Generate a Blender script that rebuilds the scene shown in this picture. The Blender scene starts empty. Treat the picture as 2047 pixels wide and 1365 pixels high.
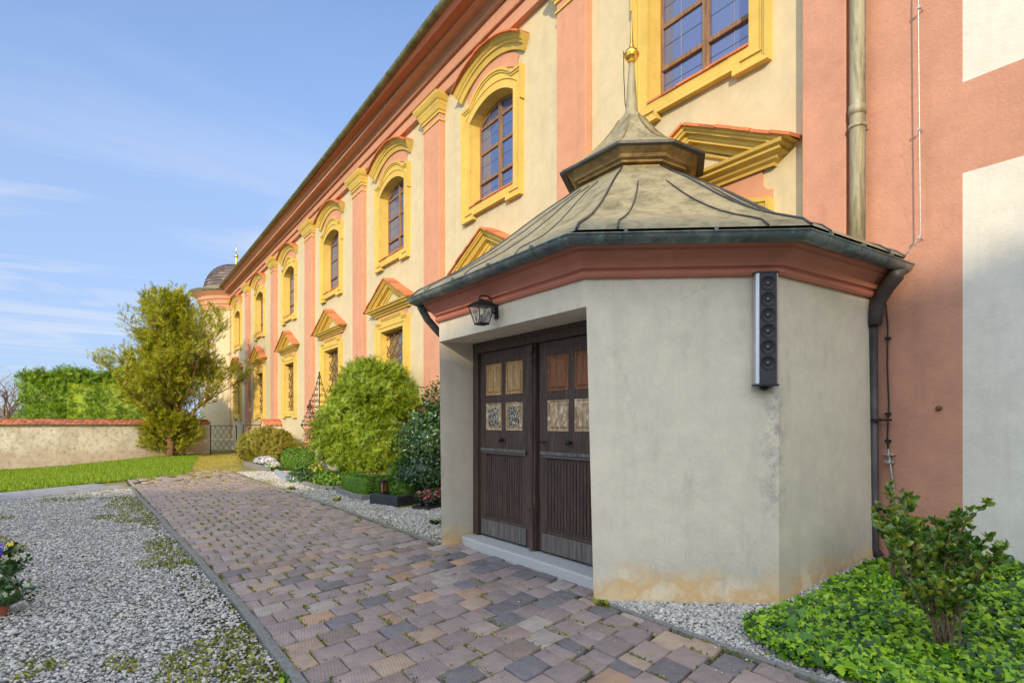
import bpy, bmesh, math, random
import numpy as np
from mathutils import Vector, Matrix, noise
rng = np.random.default_rng(7); random.seed(7)
R = math.radians; PI = math.pi
scene = bpy.context.scene
COL = scene.collection
T = 6.7                                   # plane of the church facade (faces -X)

# ------------------------------------------------------------------ helpers
def tag(o, label, cat, group=None, kind=None):
    if label: o['label'] = label
    if cat: o['category'] = cat
    if group: o['group'] = group
    if kind: o['kind'] = kind
    return o
def thing(name, label, cat, loc=(0,0,0), rz=0, group=None):
    o = bpy.data.objects.new(name, None); COL.objects.link(o)
    o.location = loc; o.rotation_euler = (0,0,rz); o.empty_display_size = .2
    return tag(o, label, cat, group)
class MB:
    def __init__(s): s.v=[]; s.f=[]; s.m=[]
    def add(s, V, F, mi=0):
        n=len(s.v); s.v+= [tuple(p) for p in V]; s.f+=[tuple(n+i for i in f) for f in F]; s.m+=[mi]*len(F)
    def box(s, x0,x1,y0,y1,z0,z1, mi=0):
        s.add([(x0,y0,z0),(x1,y0,z0),(x1,y1,z0),(x0,y1,z0),(x0,y0,z1),(x1,y0,z1),(x1,y1,z1),(x0,y1,z1)],
              [(0,3,2,1),(4,5,6,7),(0,1,5,4),(1,2,6,5),(2,3,7,6),(3,0,4,7)], mi)
    def prism(s, poly, a, b, mp, mi=0):
        """poly: 2D CCW polygon, extruded from a to b; mp maps (x,y,h)->3D"""
        n=len(poly)
        s.add([mp(x,y,a) for x,y in poly]+[mp(x,y,b) for x,y in poly],
              [tuple(range(n-1,-1,-1)), tuple(range(n,2*n))]+[(i,(i+1)%n,n+(i+1)%n,n+i) for i in range(n)], mi)
    def sweep(s, path, prof, mp, closed=False, ring=False, mi=0):
        """path: 2D points; prof: (outward offset, height); mitred. ring: profile is closed"""
        n=len(path); m=len(prof); P=[Vector(p) for p in path]; V=[]
        for i in range(n):
            if closed: a=P[i]-P[i-1]; b=P[(i+1)%n]-P[i]
            else:
                a=P[i]-P[i-1] if i>0 else P[1]-P[0]
                b=P[i+1]-P[i] if i<n-1 else P[-1]-P[-2]
            a.normalize(); b.normalize()
            na=Vector((a.y,-a.x)); nb=Vector((b.y,-b.x)); d=na+nb
            d = d/ max(d.dot(na),.25)
            for o,h in prof:
                q=P[i]+d*o; V.append(mp(q.x,q.y,h))
        F=[]
        for i in range(n if closed else n-1):
            j=(i+1)%n
            for k in range(m if ring else m-1):
                l=(k+1)%m
                F.append((i*m+k,j*m+k,j*m+l,i*m+l))
        if not closed:
            F.append(tuple(range(m))); F.append(tuple((n-1)*m+k for k in range(m-1,-1,-1)))
        s.add(V,F,mi)
    def tube(s, pts, r, seg=8, cap=True, mi=0):
        P=[Vector(p) for p in pts]; n=len(P); V=[]
        rr = r if hasattr(r,'__len__') else [r]*n
        up=None
        for i in range(n):
            d=(P[min(i+1,n-1)]-P[max(i-1,0)]).normalized()
            if up is None: up = Vector((0,0,1)) if abs(d.z)<.9 else Vector((1,0,0))
            x=d.cross(up)
            if x.length<1e-4: x=d.cross(Vector((0,1,0)))
            x.normalize(); y=d.cross(x).normalized(); up=-y if False else x.cross(d).normalized()
            for k in range(seg):
                a=2*PI*k/seg; V.append(P[i]+x*math.cos(a)*rr[i]+y*math.sin(a)*rr[i])
        F=[]
        for i in range(n-1):
            for k in range(seg):
                l=(k+1)%seg; F.append((i*seg+k,i*seg+l,(i+1)*seg+l,(i+1)*seg+k))
        if cap: F.append(tuple(range(seg-1,-1,-1))); F.append(tuple((n-1)*seg+k for k in range(seg)))
        s.add(V,F,mi)
    def lathe(s, prof, c=(0,0,0), seg=24, mi=0, sy=1):
        V=[]; m=len(prof)
        for k in range(seg):
            a=2*PI*k/seg
            for r,z in prof: V.append((c[0]+r*math.cos(a),c[1]+r*math.sin(a)*sy,c[2]+z))
        F=[(k*m+i,((k+1)%seg)*m+i,((k+1)%seg)*m+i+1,k*m+i+1) for k in range(seg) for i in range(m-1)]
        s.add(V,F,mi)
    def obj(s, name, mats, parent=None, smooth=False, bevel=0, auto=None):
        me=bpy.data.meshes.new(name); me.from_pydata([tuple(p) for p in s.v],[],s.f)
        mats = mats if isinstance(mats,(list,tuple)) else [mats]
        for m in mats: me.materials.append(m)
        me.polygons.foreach_set('material_index', s.m)
        bm=bmesh.new(); bm.from_mesh(me); bmesh.ops.recalc_face_normals(bm, faces=bm.faces); bm.to_mesh(me); bm.free()
        if smooth:
            me.polygons.foreach_set('use_smooth',[True]*len(me.polygons))
            if auto is not None:
                me.set_sharp_from_angle(angle=R(auto))
        me.update()
        o=bpy.data.objects.new(name,me); COL.objects.link(o)
        if parent:
            o.parent=parent
        if bevel:
            b=o.modifiers.new('bevel','BEVEL'); b.width=bevel; b.segments=2; b.limit_method='ANGLE'; b.angle_limit=R(40)
        return o
def np_mesh(name, V, F, mats, parent=None, smooth=False, mi=None, colors=None):
    """V (n,3) F (m,k) equal-sized faces"""
    V=np.asarray(V,dtype=np.float32); F=np.asarray(F,dtype=np.int32); k=F.shape[1]
    me=bpy.data.meshes.new(name)
    me.vertices.add(len(V)); me.vertices.foreach_set('co',V.ravel())
    me.loops.add(F.size); me.loops.foreach_set('vertex_index',F.ravel())
    me.polygons.add(len(F)); me.polygons.foreach_set('loop_start',np.arange(0,F.size,k,dtype=np.int32))
    if smooth: me.polygons.foreach_set('use_smooth',np.ones(len(F),dtype=bool))
    for m in (mats if isinstance(mats,(list,tuple)) else [mats]): me.materials.append(m)
    if mi is not None: me.polygons.foreach_set('material_index',np.asarray(mi,dtype=np.int32))
    me.update(calc_edges=True)
    if colors is not None:
        ca=me.color_attributes.new('Col','FLOAT_COLOR','POINT')
        ca.data.foreach_set('color',np.asarray(colors,dtype=np.float32).ravel())
    o=bpy.data.objects.new(name,me); COL.objects.link(o)
    if parent: o.parent=parent
    return o
def copy_tree(o, parent=None):
    c=o.copy(); COL.objects.link(c)
    if parent: c.parent=parent
    for ch in o.children: copy_tree(ch,c)
    return c
XY = lambda x,y,h:(x,y,h)
# facade mapping: x=s (along), y=z, h=protrusion towards -X; slight settling of the long building
def zf(z,s):
    s2=max(s,10.); z2=z
    if z>9.3:
        c=1-.34*(1-math.exp(-max(0,s2-11)/8)); z2=9.3+(z-9.3)*c
    return z2*(1-.001*(s2-10))
FC = lambda s,z,h:(T-h, s, zf(z,s))

# ------------------------------------------------------------------ materials
def nt(name):
    m=bpy.data.materials.new(name); m.use_nodes=True; n=m.node_tree
    return m,n,n.nodes['Principled BSDF']
def N(n,t,**k):
    x=n.nodes.new(t)
    for a,b in k.items():
        if a.startswith('i_'):
            key=a[2:]; key=int(key) if key.isdigit() else key.replace('_',' ')
            x.inputs[key].default_value=b
        else: setattr(x,a,b)
    return x
def ramp(n,fac,stops,interp='LINEAR'):
    r=n.nodes.new('ShaderNodeValToRGB'); r.color_ramp.interpolation=interp
    e=r.color_ramp.elements
    while len(e)<len(stops): e.new(.5)
    for a,(p,c) in zip(e,stops):
        a.position=p; a.color=(c[0],c[1],c[2],1) if hasattr(c,'__len__') else (c,c,c,1)
    if fac is not None: n.links.new(fac,r.inputs[0])
    return r.outputs[0]
def mixc(n,fac,a,b,mode='MIX'):
    x=n.nodes.new('ShaderNodeMix'); x.data_type='RGBA'; x.blend_type=mode
    for i,v in ((0,fac),(6,a),(7,b)):
        if hasattr(v,'is_linked') or hasattr(v,'links'): n.links.new(v,x.inputs[i])
        elif i==0: x.inputs[0].default_value=v
        else: x.inputs[i].default_value=(v[0],v[1],v[2],1)
    return x.outputs[2]
def coords(n, kind='Object', scale=None, rot=None):
    tc=n.nodes.new('ShaderNodeTexCoord'); o=tc.outputs[kind]
    if scale or rot:
        m=n.nodes.new('ShaderNodeMapping'); n.links.new(o,m.inputs[0])
        if scale: m.inputs['Scale'].default_value=scale
        if rot: m.inputs['Rotation'].default_value=rot
        o=m.outputs[0]
    return o
def noi(n,vec,scale,detail=4,rough=.55,dist=0):
    x=N(n,'ShaderNodeTexNoise',i_Scale=scale,i_Detail=detail,i_Roughness=rough,i_Distortion=dist)
    n.links.new(vec,x.inputs['Vector']); return x.outputs['Fac']
def math_(n,op,a,b=None,clamp=False):
    x=n.nodes.new('ShaderNodeMath'); x.operation=op; x.use_clamp=clamp
    for i,v in ((0,a),(1,b)):
        if v is None: continue
        if hasattr(v,'links'): n.links.new(v,x.inputs[i])
        else: x.inputs[i].default_value=v
    return x.outputs[0]
def bump(n,p,h,strength=.3,dist=.01,prev=None):
    b=N(n,'ShaderNodeBump',i_Strength=strength,i_Distance=dist); n.links.new(h,b.inputs['Height'])
    if prev: n.links.new(prev,b.inputs['Normal'])
    n.links.new(b.outputs[0],p.inputs['Normal']); return b.outputs[0]
def plaster(name,c,rough=.9,var=.12,bstr=.35,stain=None,bscale=1.,pits=True):
    m,n,p=nt(name); v=coords(n)
    big=noi(n,v,.9,5,.6); mid=noi(n,v,5,5,.65)
    d=tuple(x*(1-var*1.6) for x in c); l=tuple(min(1,x*(1+var)) for x in c)
    col=ramp(n,big,[(.3,d),(.7,l)])
    col=mixc(n,.35,col,ramp(n,mid,[(.35,tuple(x*.8 for x in c)),(.65,tuple(min(1,x*1.1) for x in c))]))
    # vertical rain streaks
    sv=coords(n,scale=(5,5,.35)); st=noi(n,sv,1.3,4,.6)
    col=mixc(n,math_(n,'MULTIPLY',ramp(n,st,[(.52,0),(.75,1)]),.22),col,tuple(x*.62 for x in c))
    if pits:
        vo=N(n,'ShaderNodeTexVoronoi',i_Scale=16.); n.links.new(v,vo.inputs['Vector'])
        spots=ramp(n,vo.outputs['Distance'],[(.03,1),(.07,0)])
        gate=ramp(n,noi(n,v,3.1,2),[(.45,0),(.55,1)])
        col=mixc(n,math_(n,'MULTIPLY',math_(n,'MULTIPLY',spots,gate),.6),col,tuple(x*.4 for x in c))
    dv=n.nodes.new('ShaderNodeVectorMath'); dv.operation='ADD'; nn_=N(n,'ShaderNodeTexNoise',i_Scale=1.7,i_Detail=5.); n.links.new(v,nn_.inputs['Vector']); n.links.new(v,dv.inputs[0]); n.links.new(nn_.outputs['Color'],dv.inputs[1])
    ve=N(n,'ShaderNodeTexVoronoi',i_Scale=.55); ve.feature='DISTANCE_TO_EDGE'; n.links.new(dv.outputs[0],ve.inputs['Vector'])
    cr=math_(n,'MULTIPLY',ramp(n,ve.outputs['Distance'],[(.0,1),(.0035,0)]),ramp(n,noi(n,v,.8,3),[(.50,0),(.58,1)]))
    col=mixc(n,math_(n,'MULTIPLY',cr,.14),col,tuple(x*.35 for x in c))
    gr=noi(n,v,38,4,.7); col=mixc(n,math_(n,'MULTIPLY',ramp(n,gr,[(.58,0),(.72,1)]),.16),col,tuple(x*.5 for x in c))
    if stain: col=stain(n,v,col)
    n.links.new(col,p.inputs['Base Color']); p.inputs['Roughness'].default_value=rough
    p.inputs['Specular IOR Level'].default_value=.25
    h1=noi(n,v,14*bscale,6,.7); h2=noi(n,v,90*bscale,3,.6)
    h=math_(n,'ADD',math_(n,'MULTIPLY',h1,.7),math_(n,'MULTIPLY',h2,.35))
    bump(n,p,h,bstr,.012)
    return m
def simple(name,c,rough=.6,metal=0,var=.15,scale=8,b=0,bs=30,spec=.4,aniso=None):
    m,n,p=nt(name); v=coords(n,scale=aniso)
    f=noi(n,v,scale,5,.6)
    col=ramp(n,f,[(.3,tuple(x*(1-var) for x in c)),(.7,tuple(min(1,x*(1+var)) for x in c))])
    n.links.new(col,p.inputs['Base Color']); p.inputs['Roughness'].default_value=rough
    p.inputs['Metallic'].default_value=metal; p.inputs['Specular IOR Level'].default_value=spec
    if b: bump(n,p,noi(n,v,bs,4,.6),b,.01)
    return m
def sepz(n,v):
    s=n.nodes.new('ShaderNodeSeparateXYZ'); n.links.new(v,s.inputs[0]); return s.outputs
def chapel_stain(n,v,col):
    o=sepz(n,v)
    wob=noi(n,v,2.2,5,.6); z=math_(n,'ADD',o[2],math_(n,'MULTIPLY',wob,-.75))
    # grey damp zone then ochre salt band close to the ground
    grey=ramp(n,math_(n,'ADD',z,.35),[(.18,1),(.62,0)])
    col=mixc(n,math_(n,'MULTIPLY',grey,.30),col,(.40,.42,.40))
    och=ramp(n,math_(n,'ADD',z,.35),[(.06,1),(.18,.55),(.34,0)])
    col=mixc(n,math_(n,'MULTIPLY',och,.72),col,ramp(n,noi(n,v,3.5,5),[(.35,(.86,.62,.30)),(.5,(.76,.46,.14)),(.62,(.9,.74,.48))]))
    dx=math_(n,'ABSOLUTE',math_(n,'SUBTRACT',o[0],4.90)); dz=math_(n,'ABSOLUTE',math_(n,'SUBTRACT',o[2],1.35))
    ed=math_(n,'MULTIPLY',ramp(n,dx,[(.0,1),(.16,0)]),ramp(n,dz,[(.35,1),(.75,0)]))
    en=ramp(n,noi(n,v,7,7,.8),[(.46,0),(.60,1)])
    col=mixc(n,math_(n,'MULTIPLY',math_(n,'MULTIPLY',ed,en),.75),col,(.25,.25,.24))
    sp=noi(n,v,26,5,.8); spz=ramp(n,math_(n,'MULTIPLY',o[2],.4),[(.1,1),(.6,.25)])
    col=mixc(n,math_(n,'MULTIPLY',math_(n,'MULTIPLY',ramp(n,sp,[(.62,0),(.68,1)]),spz),.6),col,(.26,.25,.22))
    sm=noi(n,coords(n,scale=(1,1,.35)),3.4,7,.75)
    col=mixc(n,math_(n,'MULTIPLY',ramp(n,sm,[(.56,0),(.72,1)]),.4),col,(.32,.33,.32))
    return col
CREAM=(.60,.515,.335); YEL=(.66,.47,.12); PINK=(.60,.305,.195)
M={}
M['cream']=plaster('cream_plaster',CREAM,var=.05,bstr=.3)
M['pink']=plaster('pink_plaster',PINK,var=.07,bstr=.45)
M['pink2']=plaster('rough_pink_plaster',(.55,.285,.20),var=.13,bstr=1.,bscale=.5)
M['cream2']=plaster('rough_cream_plaster',(.69,.67,.60),var=.06,bstr=.6,bscale=.5)
M['yellow']=plaster('yellow_plaster',YEL,var=.11,bstr=.35,pits=False)
M['plinth']=plaster('grey_plinth_plaster',(.42,.40,.36),var=.2,bstr=.6)
M['chapel']=plaster('chapel_plaster',(.735,.665,.525),var=.06,bstr=.7,stain=chapel_stain,bscale=1.3)
M['chpink']=plaster('chapel_cornice_pink',(.52,.20,.135),var=.08,bstr=.25,pits=False)
M['turret']=M['cream']
def wall_stain(n,v,col):
    o=sepz(n,v)
    a=noi(n,v,1.1,7,.7); f=ramp(n,a,[(.42,0),(.58,1)])
    col=mixc(n,math_(n,'MULTIPLY',f,.42),col,(.44,.36,.25))
    b=noi(n,v,7,6,.75); col=mixc(n,math_(n,'MULTIPLY',ramp(n,b,[(.50,0),(.62,1)]),.6),col,(.30,.25,.18))
    lo=ramp(n,math_(n,'ADD',o[2],math_(n,'MULTIPLY',a,-.6)),[(.0,1),(.35,0)])
    return mixc(n,math_(n,'MULTIPLY',lo,.45),col,(.42,.27,.18))
M['cemwall']=plaster('weathered_white_plaster',(.82,.76,.64),var=.1,bstr=.7,stain=wall_stain)
def tile_mat(name,c,sx=1.):
    m,n,p=nt(name); v=coords(n)
    g=n.nodes.new('ShaderNodeNewGeometry')
    f=mixc(n,.5,g.outputs['Random Per Island'],noi(n,v,6,4))
    col=ramp(n,f,[(.2,tuple(x*.6 for x in c)),(.5,c),(.85,tuple(min(1,x*1.35) for x in c))])
    col=mixc(n,math_(n,'MULTIPLY',ramp(n,noi(n,v,25,4),[(.55,0),(.7,1)]),.5),col,(.14,.12,.08))
    n.links.new(col,p.inputs['Base Color']); p.inputs['Roughness'].default_value=.85
    bump(n,p,noi(n,v,60,3),.3,.005); return m
M['tile']=tile_mat('orange_clay_tile',(.55,.17,.06)); M['tile2']=tile_mat('old_red_clay_tile',(.42,.14,.07))
def copper(name,stops,rough=.45,metal=.55,aniso=None,ver=0.):
    m,n,p=nt(name); v=coords(n,scale=aniso)
    a=noi(n,v,2.6,6,.68,.6); b=noi(n,v,17,5,.7)
    f=math_(n,'ADD',math_(n,'MULTIPLY',a,.75),math_(n,'MULTIPLY',b,.25))
    col=ramp(n,f,stops)
    if ver: col=mixc(n,math_(n,'MULTIPLY',ramp(n,noi(n,v,11,6,.75),[(.56,0),(.64,1)]),ver),col,(.20,.38,.33))
    n.links.new(col,p.inputs['Base Color']); p.inputs['Metallic'].default_value=metal
    n.links.new(ramp(n,b,[(.3,rough-.1),(.7,rough+.2)]),p.inputs['Roughness'])
    bump(n,p,noi(n,v,9,4),.15,.01); return m
M['roofcu']=copper('aged_copper_sheet',[(.34,(.12,.115,.07)),(.46,(.25,.225,.14)),(.56,(.36,.325,.21)),(.64,(.20,.21,.13)),(.75,(.42,.40,.30))],.6,.12,aniso=(1.6,1.6,.8),ver=.25)
M['lantcu']=copper('brown_copper_sheet',[(.36,(.12,.085,.045)),(.5,(.26,.18,.08)),(.62,(.40,.29,.13))],.5,.3)
M['darkcu']=copper('dark_copper_seam',[(.35,(.03,.035,.05)),(.65,(.10,.10,.10))],.5,.3)
M['gutter']=copper('patinated_gutter_copper',[(.36,(.06,.085,.10)),(.5,(.15,.17,.165)),(.62,(.26,.29,.27))],.42,.45,ver=.75)
M['gutter2']=copper('green_brown_gutter',[(.36,(.10,.11,.05)),(.5,(.21,.21,.11)),(.64,(.30,.30,.18))],.45,.35)
M['pipe']=copper('weathered_downpipe',[(.36,(.14,.12,.07)),(.5,(.30,.27,.17)),(.64,(.44,.42,.33))],.6,.12,aniso=(3,3,.4))
M['dkpipe']=copper('dark_copper_pipe',[(.36,(.035,.03,.035)),(.6,(.10,.085,.085))],.5,.3)
M['gold']=simple('gilded_metal',(.95,.60,.12),.28,1,.06)
M['iron']=simple('wrought_iron',(.035,.033,.032),.6,.5,.3,20)
M['rust']=simple('rusty_grille_iron',(.17,.09,.045),.8,.1,.35,25)
M['steel']=simple('galvanised_steel',(.50,.51,.50),.45,.6,.2,30)
M['zinc']=simple('silver_aluminium',(.55,.58,.62),.35,.8,.05,6)
M['blackpl']=simple('black_plastic',(.025,.027,.032),.45,0,.1,10)
M['grillecloth']=simple('black_speaker_mesh',(.045,.048,.056),.6,0,.25,260,.4,400)
M['cone']=simple('speaker_cone',(.018,.019,.023),.5,0,.2,60)
M['granite']=simple('speckled_granite',(.44,.45,.44),.8,0,.4,160,.5,120)
M['blackgranite']=simple('polished_dark_granite',(.035,.042,.05),.22,0,.5,200,0)
M['stonekerb']=simple('grey_kerb_stone',(.20,.20,.185),.9,0,.35,40,.6,60)
M['bluekerb']=simple('blue_grey_grave_kerb',(.30,.35,.40),.8,0,.2,20,.3,60)
M['whitestone']=simple('white_marble',(.68,.66,.64),.6,0,.08,6)
M['cable']=simple('black_cable',(.03,.028,.03),.6)
M['terra']=simple('terracotta',(.42,.13,.06),.85,0,.2,12,.2)
M['soil']=simple('garden_soil',(.07,.045,.025),1,0,.4,20,.8,40)
def wood(name,cols,rough=.75,fine=40,paint=None,pscale=22):
    m,n,p=nt(name); v=coords(n,scale=(1,1,.06)); g=noi(n,v,fine,5,.7,.4)
    col=ramp(n,g,[(.3,cols[0]),(.5,cols[1]),(.7,cols[2])])
    if paint:
        pc,lo,hi=paint; v2=coords(n,scale=(1,1,.45)); f=noi(n,v2,pscale,7,.75,.3)
        col=mixc(n,ramp(n,f,[(lo,0),(hi,1)]),col,pc)
    n.links.new(col,p.inputs['Base Color']); p.inputs['Roughness'].default_value=rough
    bump(n,p,g,.5,.006); return m
M['darkwood']=wood('weathered_dark_door_wood',[(.022,.013,.010),(.062,.038,.028),(.115,.076,.058)],paint=((.13,.10,.085),.58,.75))
M['darkwood2']=wood('grey_weathered_wood',[(.05,.04,.035),(.11,.095,.085),(.2,.19,.18)])
M['tanwood']=wood('stripped_tan_wood',[(.20,.10,.03),(.48,.28,.10),(.66,.50,.27)])
M['redwood']=wood('red_brown_wood',[(.10,.035,.015),(.24,.09,.035),(.36,.17,.07)])
M['peelwood']=wood('dark_wood_white_flakes',[(.008,.007,.008),(.018,.016,.016),(.04,.035,.03)],paint=((.66,.60,.44),.50,.56),pscale=60)
M['tanwood']=wood('stripped_tan_wood',[(.16,.08,.03),(.42,.25,.09),(.62,.46,.24)],paint=((.70,.62,.42),.56,.66))
M['redwood']=wood('red_brown_wood',[(.08,.03,.015),(.22,.085,.035),(.33,.16,.07)],paint=((.45,.30,.18),.60,.72))
M['paleflake']=wood('pale_flaking_wood',[(.14,.08,.04),(.38,.24,.12),(.52,.42,.27)],paint=((.66,.60,.44),.50,.6))
M['winwood']=wood('window_oak',[(.10,.055,.03),(.24,.13,.065),(.36,.22,.12)])
def glass(name,c):
    m,n,p=nt(name); v=coords(n)
    p.inputs['Base Color'].default_value=(*c,1); p.inputs['Roughness'].default_value=.06
    p.inputs['IOR'].default_value=1.9; p.inputs['Specular IOR Level'].default_value=.9
    p.inputs['Metallic'].default_value=.25
    bump(n,p,noi(n,v,2.2,2),.12,.02); return m
M['glass']=glass('leaded_window_glass',(.10,.15,.34)); M['glassdk']=glass('dim_window_glass',(.20,.17,.13))
M['lead']=simple('lead_came',(.22,.21,.19),.5,.4)
m,n,p=nt('lamp_glass'); p.inputs['Base Color'].default_value=(.75,.8,.85,1); p.inputs['Roughness'].default_value=.05
p.inputs['Transmission Weight'].default_value=.85; p.inputs['Alpha'].default_value=.35; M['lampglass']=m
def leafmat(name,stops,trans=.3,rough=.45,spec=.4,tint=(1,1,.55)):
    m,n,p=nt(name); g=n.nodes.new('ShaderNodeNewGeometry')
    v=coords(n); f=math_(n,'ADD',math_(n,'MULTIPLY',g.outputs['Random Per Island'],.7),math_(n,'MULTIPLY',noi(n,v,1.6,3),.3))
    col=ramp(n,f,stops)
    n.links.new(col,p.inputs['Base Color']); p.inputs['Roughness'].default_value=rough
    p.inputs['Specular IOR Level'].default_value=spec
    t=n.nodes.new('ShaderNodeBsdfTranslucent'); n.links.new(mixc(n,1.,col,tint,'MULTIPLY'),t.inputs[0])
    mx=n.nodes.new('ShaderNodeMixShader'); mx.inputs[0].default_value=trans
    out=[x for x in n.nodes if x.type=='OUTPUT_MATERIAL'][0]
    n.links.new(p.outputs[0],mx.inputs[1]); n.links.new(t.outputs[0],mx.inputs[2]); n.links.new(mx.outputs[0],out.inputs[0])
    return m
M['yew']=leafmat('yellow_green_yew',[(.15,(.05,.11,.01)),(.4,(.15,.27,.012)),(.65,(.34,.44,.02)),(.9,(.50,.56,.04))])
M['yewtree']=leafmat('olive_yew_tree',[(.15,(.06,.11,.012)),(.45,(.27,.31,.015)),(.7,(.50,.47,.025)),(.9,(.66,.52,.05))],.4)
M['thuja']=leafmat('hedge_green',[(.15,(.04,.11,.01)),(.5,(.17,.31,.015)),(.8,(.34,.46,.03))])
M['box']=leafmat('boxwood_green',[(.2,(.05,.13,.012)),(.5,(.12,.27,.02)),(.8,(.24,.38,.04))])
M['gold_shrub']=leafmat('golden_shrub_leaf',[(.2,(.14,.16,.015)),(.5,(.28,.28,.025)),(.8,(.42,.30,.04))])
M['dark']=leafmat('dark_glossy_leaf',[(.2,(.012,.045,.012)),(.5,(.03,.09,.02)),(.8,(.09,.17,.03))],.15,.28,.7)
M['ivy']=leafmat('ivy_leaf',[(.15,(.015,.055,.022)),(.3,(.03,.11,.02)),(.42,(.10,.26,.012)),(.65,(.23,.44,.014)),(.88,(.42,.62,.03))],.25,.35,.5)
M['shrub']=leafmat('glossy_shrub_leaf',[(.15,(.035,.10,.02)),(.45,(.10,.22,.025)),(.7,(.22,.34,.035)),(.88,(.50,.42,.03)),(.95,(.12,.05,.03))],.2,.3,.7)
M['rose']=leafmat('orange_green_leaf',[(.2,(.05,.09,.03)),(.5,(.12,.15,.04)),(.72,(.45,.20,.03)),(.9,(.55,.32,.06))])
M['grass']=leafmat('lawn_grass',[(.2,(.10,.20,.012)),(.5,(.20,.34,.015)),(.8,(.34,.42,.03))],.3)
M['dry']=leafmat('dry_yellow_grass',[(.2,(.30,.26,.04)),(.5,(.45,.38,.07)),(.8,(.60,.50,.14))],.25,.9,.1)
M['moss']=leafmat('moss_green',[(.2,(.11,.14,.02)),(.5,(.22,.24,.03)),(.8,(.36,.33,.06))],.1,.9,.1)
M['petal_pink']=leafmat('pink_petal',[(.2,(.62,.05,.10)),(.5,(.78,.14,.22)),(.8,(.85,.45,.45))],.3,.5,.3,(1,.8,.8))
M['petal_white']=leafmat('white_petal',[(.2,(.72,.66,.78)),(.5,(.80,.76,.84)),(.8,(.85,.84,.80))],.3,.5,.3,(1,1,1))
M['petal_cream']=leafmat('cream_petal',[(.2,(.75,.75,.55)),(.8,(.85,.85,.75))],.3,.5,.3,(1,1,1))
M['petal_violet']=leafmat('violet_petal',[(.2,(.05,.01,.35)),(.8,(.12,.03,.55))],.2,.5,.3,(1,1,1))
M['petal_yellow']=leafmat('yellow_petal',[(.2,(.75,.45,.02)),(.8,(.85,.65,.05))],.2,.5,.3,(1,1,1))
M['bark']=simple('brown_bark',(.20,.11,.06),.95,0,.4,14,.9,30,aniso=(1,1,.25))
M['twig']=simple('grey_brown_twig',(.22,.15,.10),.95,0,.3,20)
# pebbles
m,n,p=nt('pale_gravel'); g=n.nodes.new('ShaderNodeNewGeometry')
col=ramp(n,g.outputs['Random Per Island'],[(0,(.24,.235,.22)),(.2,(.40,.39,.37)),(.45,(.56,.55,.51)),(.7,(.70,.68,.63)),(.85,(.50,.44,.36)),(1,(.80,.78,.73))])
n.links.new(mixc(n,math_(n,'MULTIPLY',noi(n,coords(n),150,2),.5),col,(.3,.3,.3)),p.inputs['Base Color']); p.inputs['Roughness'].default_value=.75; M['pebble']=m
def gravel_ground(name):
    m,n,p=nt(name); v=coords(n)
    vo=N(n,'ShaderNodeTexVoronoi',i_Scale=42.); n.links.new(v,vo.inputs['Vector'])
    s=n.nodes.new('ShaderNodeSeparateColor'); n.links.new(vo.outputs['Color'],s.inputs[0])
    col=ramp(n,s.outputs[0],[(0,(.12,.12,.12)),(.4,(.34,.34,.33)),(.7,(.5,.5,.48)),(1,(.62,.61,.58))])
    col=mixc(n,ramp(n,vo.outputs['Distance'],[(.35,0),(.7,.85)]),col,(.07,.065,.055))
    ms=noi(n,v,1.3,6,.7); col=mixc(n,math_(n,'MULTIPLY',ramp(n,ms,[(.52,0),(.66,1)]),.7),col,(.16,.17,.03))
    n.links.new(col,p.inputs['Base Color']); p.inputs['Roughness'].default_value=.9
    bump(n,p,ramp(n,vo.outputs['Distance'],[(0,1),(.8,0)]),.9,.012); return m
M['gravelbase']=gravel_ground('gravel_bed')
m,n,p=nt('dry_earth_and_grass'); v=coords(n)
col=ramp(n,noi(n,v,2.2,7,.7),[(.3,(.12,.13,.03)),(.5,(.22,.20,.06)),(.65,(.30,.24,.11)),(.8,(.2,.25,.04))])
n.links.new(col,p.inputs['Base Color']); p.inputs['Roughness'].default_value=1; bump(n,p,noi(n,v,30,5),.6,.02); M['earth']=m
m,n,p=nt('meadow_ground'); v=coords(n)
col=ramp(n,noi(n,v,1.1,7,.7),[(.3,(.06,.10,.015)),(.6,(.13,.19,.025))])
n.links.new(col,p.inputs['Base Color']); p.inputs['Roughness'].default_value=1; bump(n,p,noi(n,v,30,5),.6,.02); M['meadow']=m
# clay pavers: colour of each brick from the attribute, dimples and dirt on top
m,n,p=nt('clay_paver'); v=coords(n); at=n.nodes.new('ShaderNodeVertexColor'); at.layer_name='Col'
g=n.nodes.new('ShaderNodeNewGeometry')
col=mixc(n,.55,at.outputs[0],mixc(n,1.,at.outputs[0],ramp(n,noi(n,v,9,6,.7),[(.25,(.45,.45,.5)),(.5,(1,1,1)),(.75,(1.5,1.3,1.1))]),'MULTIPLY'))
col=mixc(n,math_(n,'MULTIPLY',ramp(n,noi(n,v,34,5,.7),[(.56,0),(.68,1)]),.5),col,(.34,.32,.31))
vo=N(n,'ShaderNodeTexVoronoi',i_Scale=46.,i_Randomness=0.); n.links.new(coords(n,rot=(0,0,.26)),vo.inputs['Vector'])
dots=math_(n,'MULTIPLY',ramp(n,vo.outputs['Distance'],[(.16,1),(.3,0)]),ramp(n,g.outputs['Random Per Island'],[(.42,0),(.46,1)]))
col=mixc(n,math_(n,'MULTIPLY',dots,.5),col,(.04,.035,.04))
n.links.new(col,p.inputs['Base Color']); n.links.new(ramp(n,noi(n,v,12,4),[(.3,.5),(.7,.85)]),p.inputs['Roughness'])
h=math_(n,'SUBTRACT',noi(n,v,40,5,.7),math_(n,'MULTIPLY',dots,.8)); bump(n,p,h,.45,.006); M['paver']=m
m,n,p=nt('joint_sand'); v=coords(n)
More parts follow.
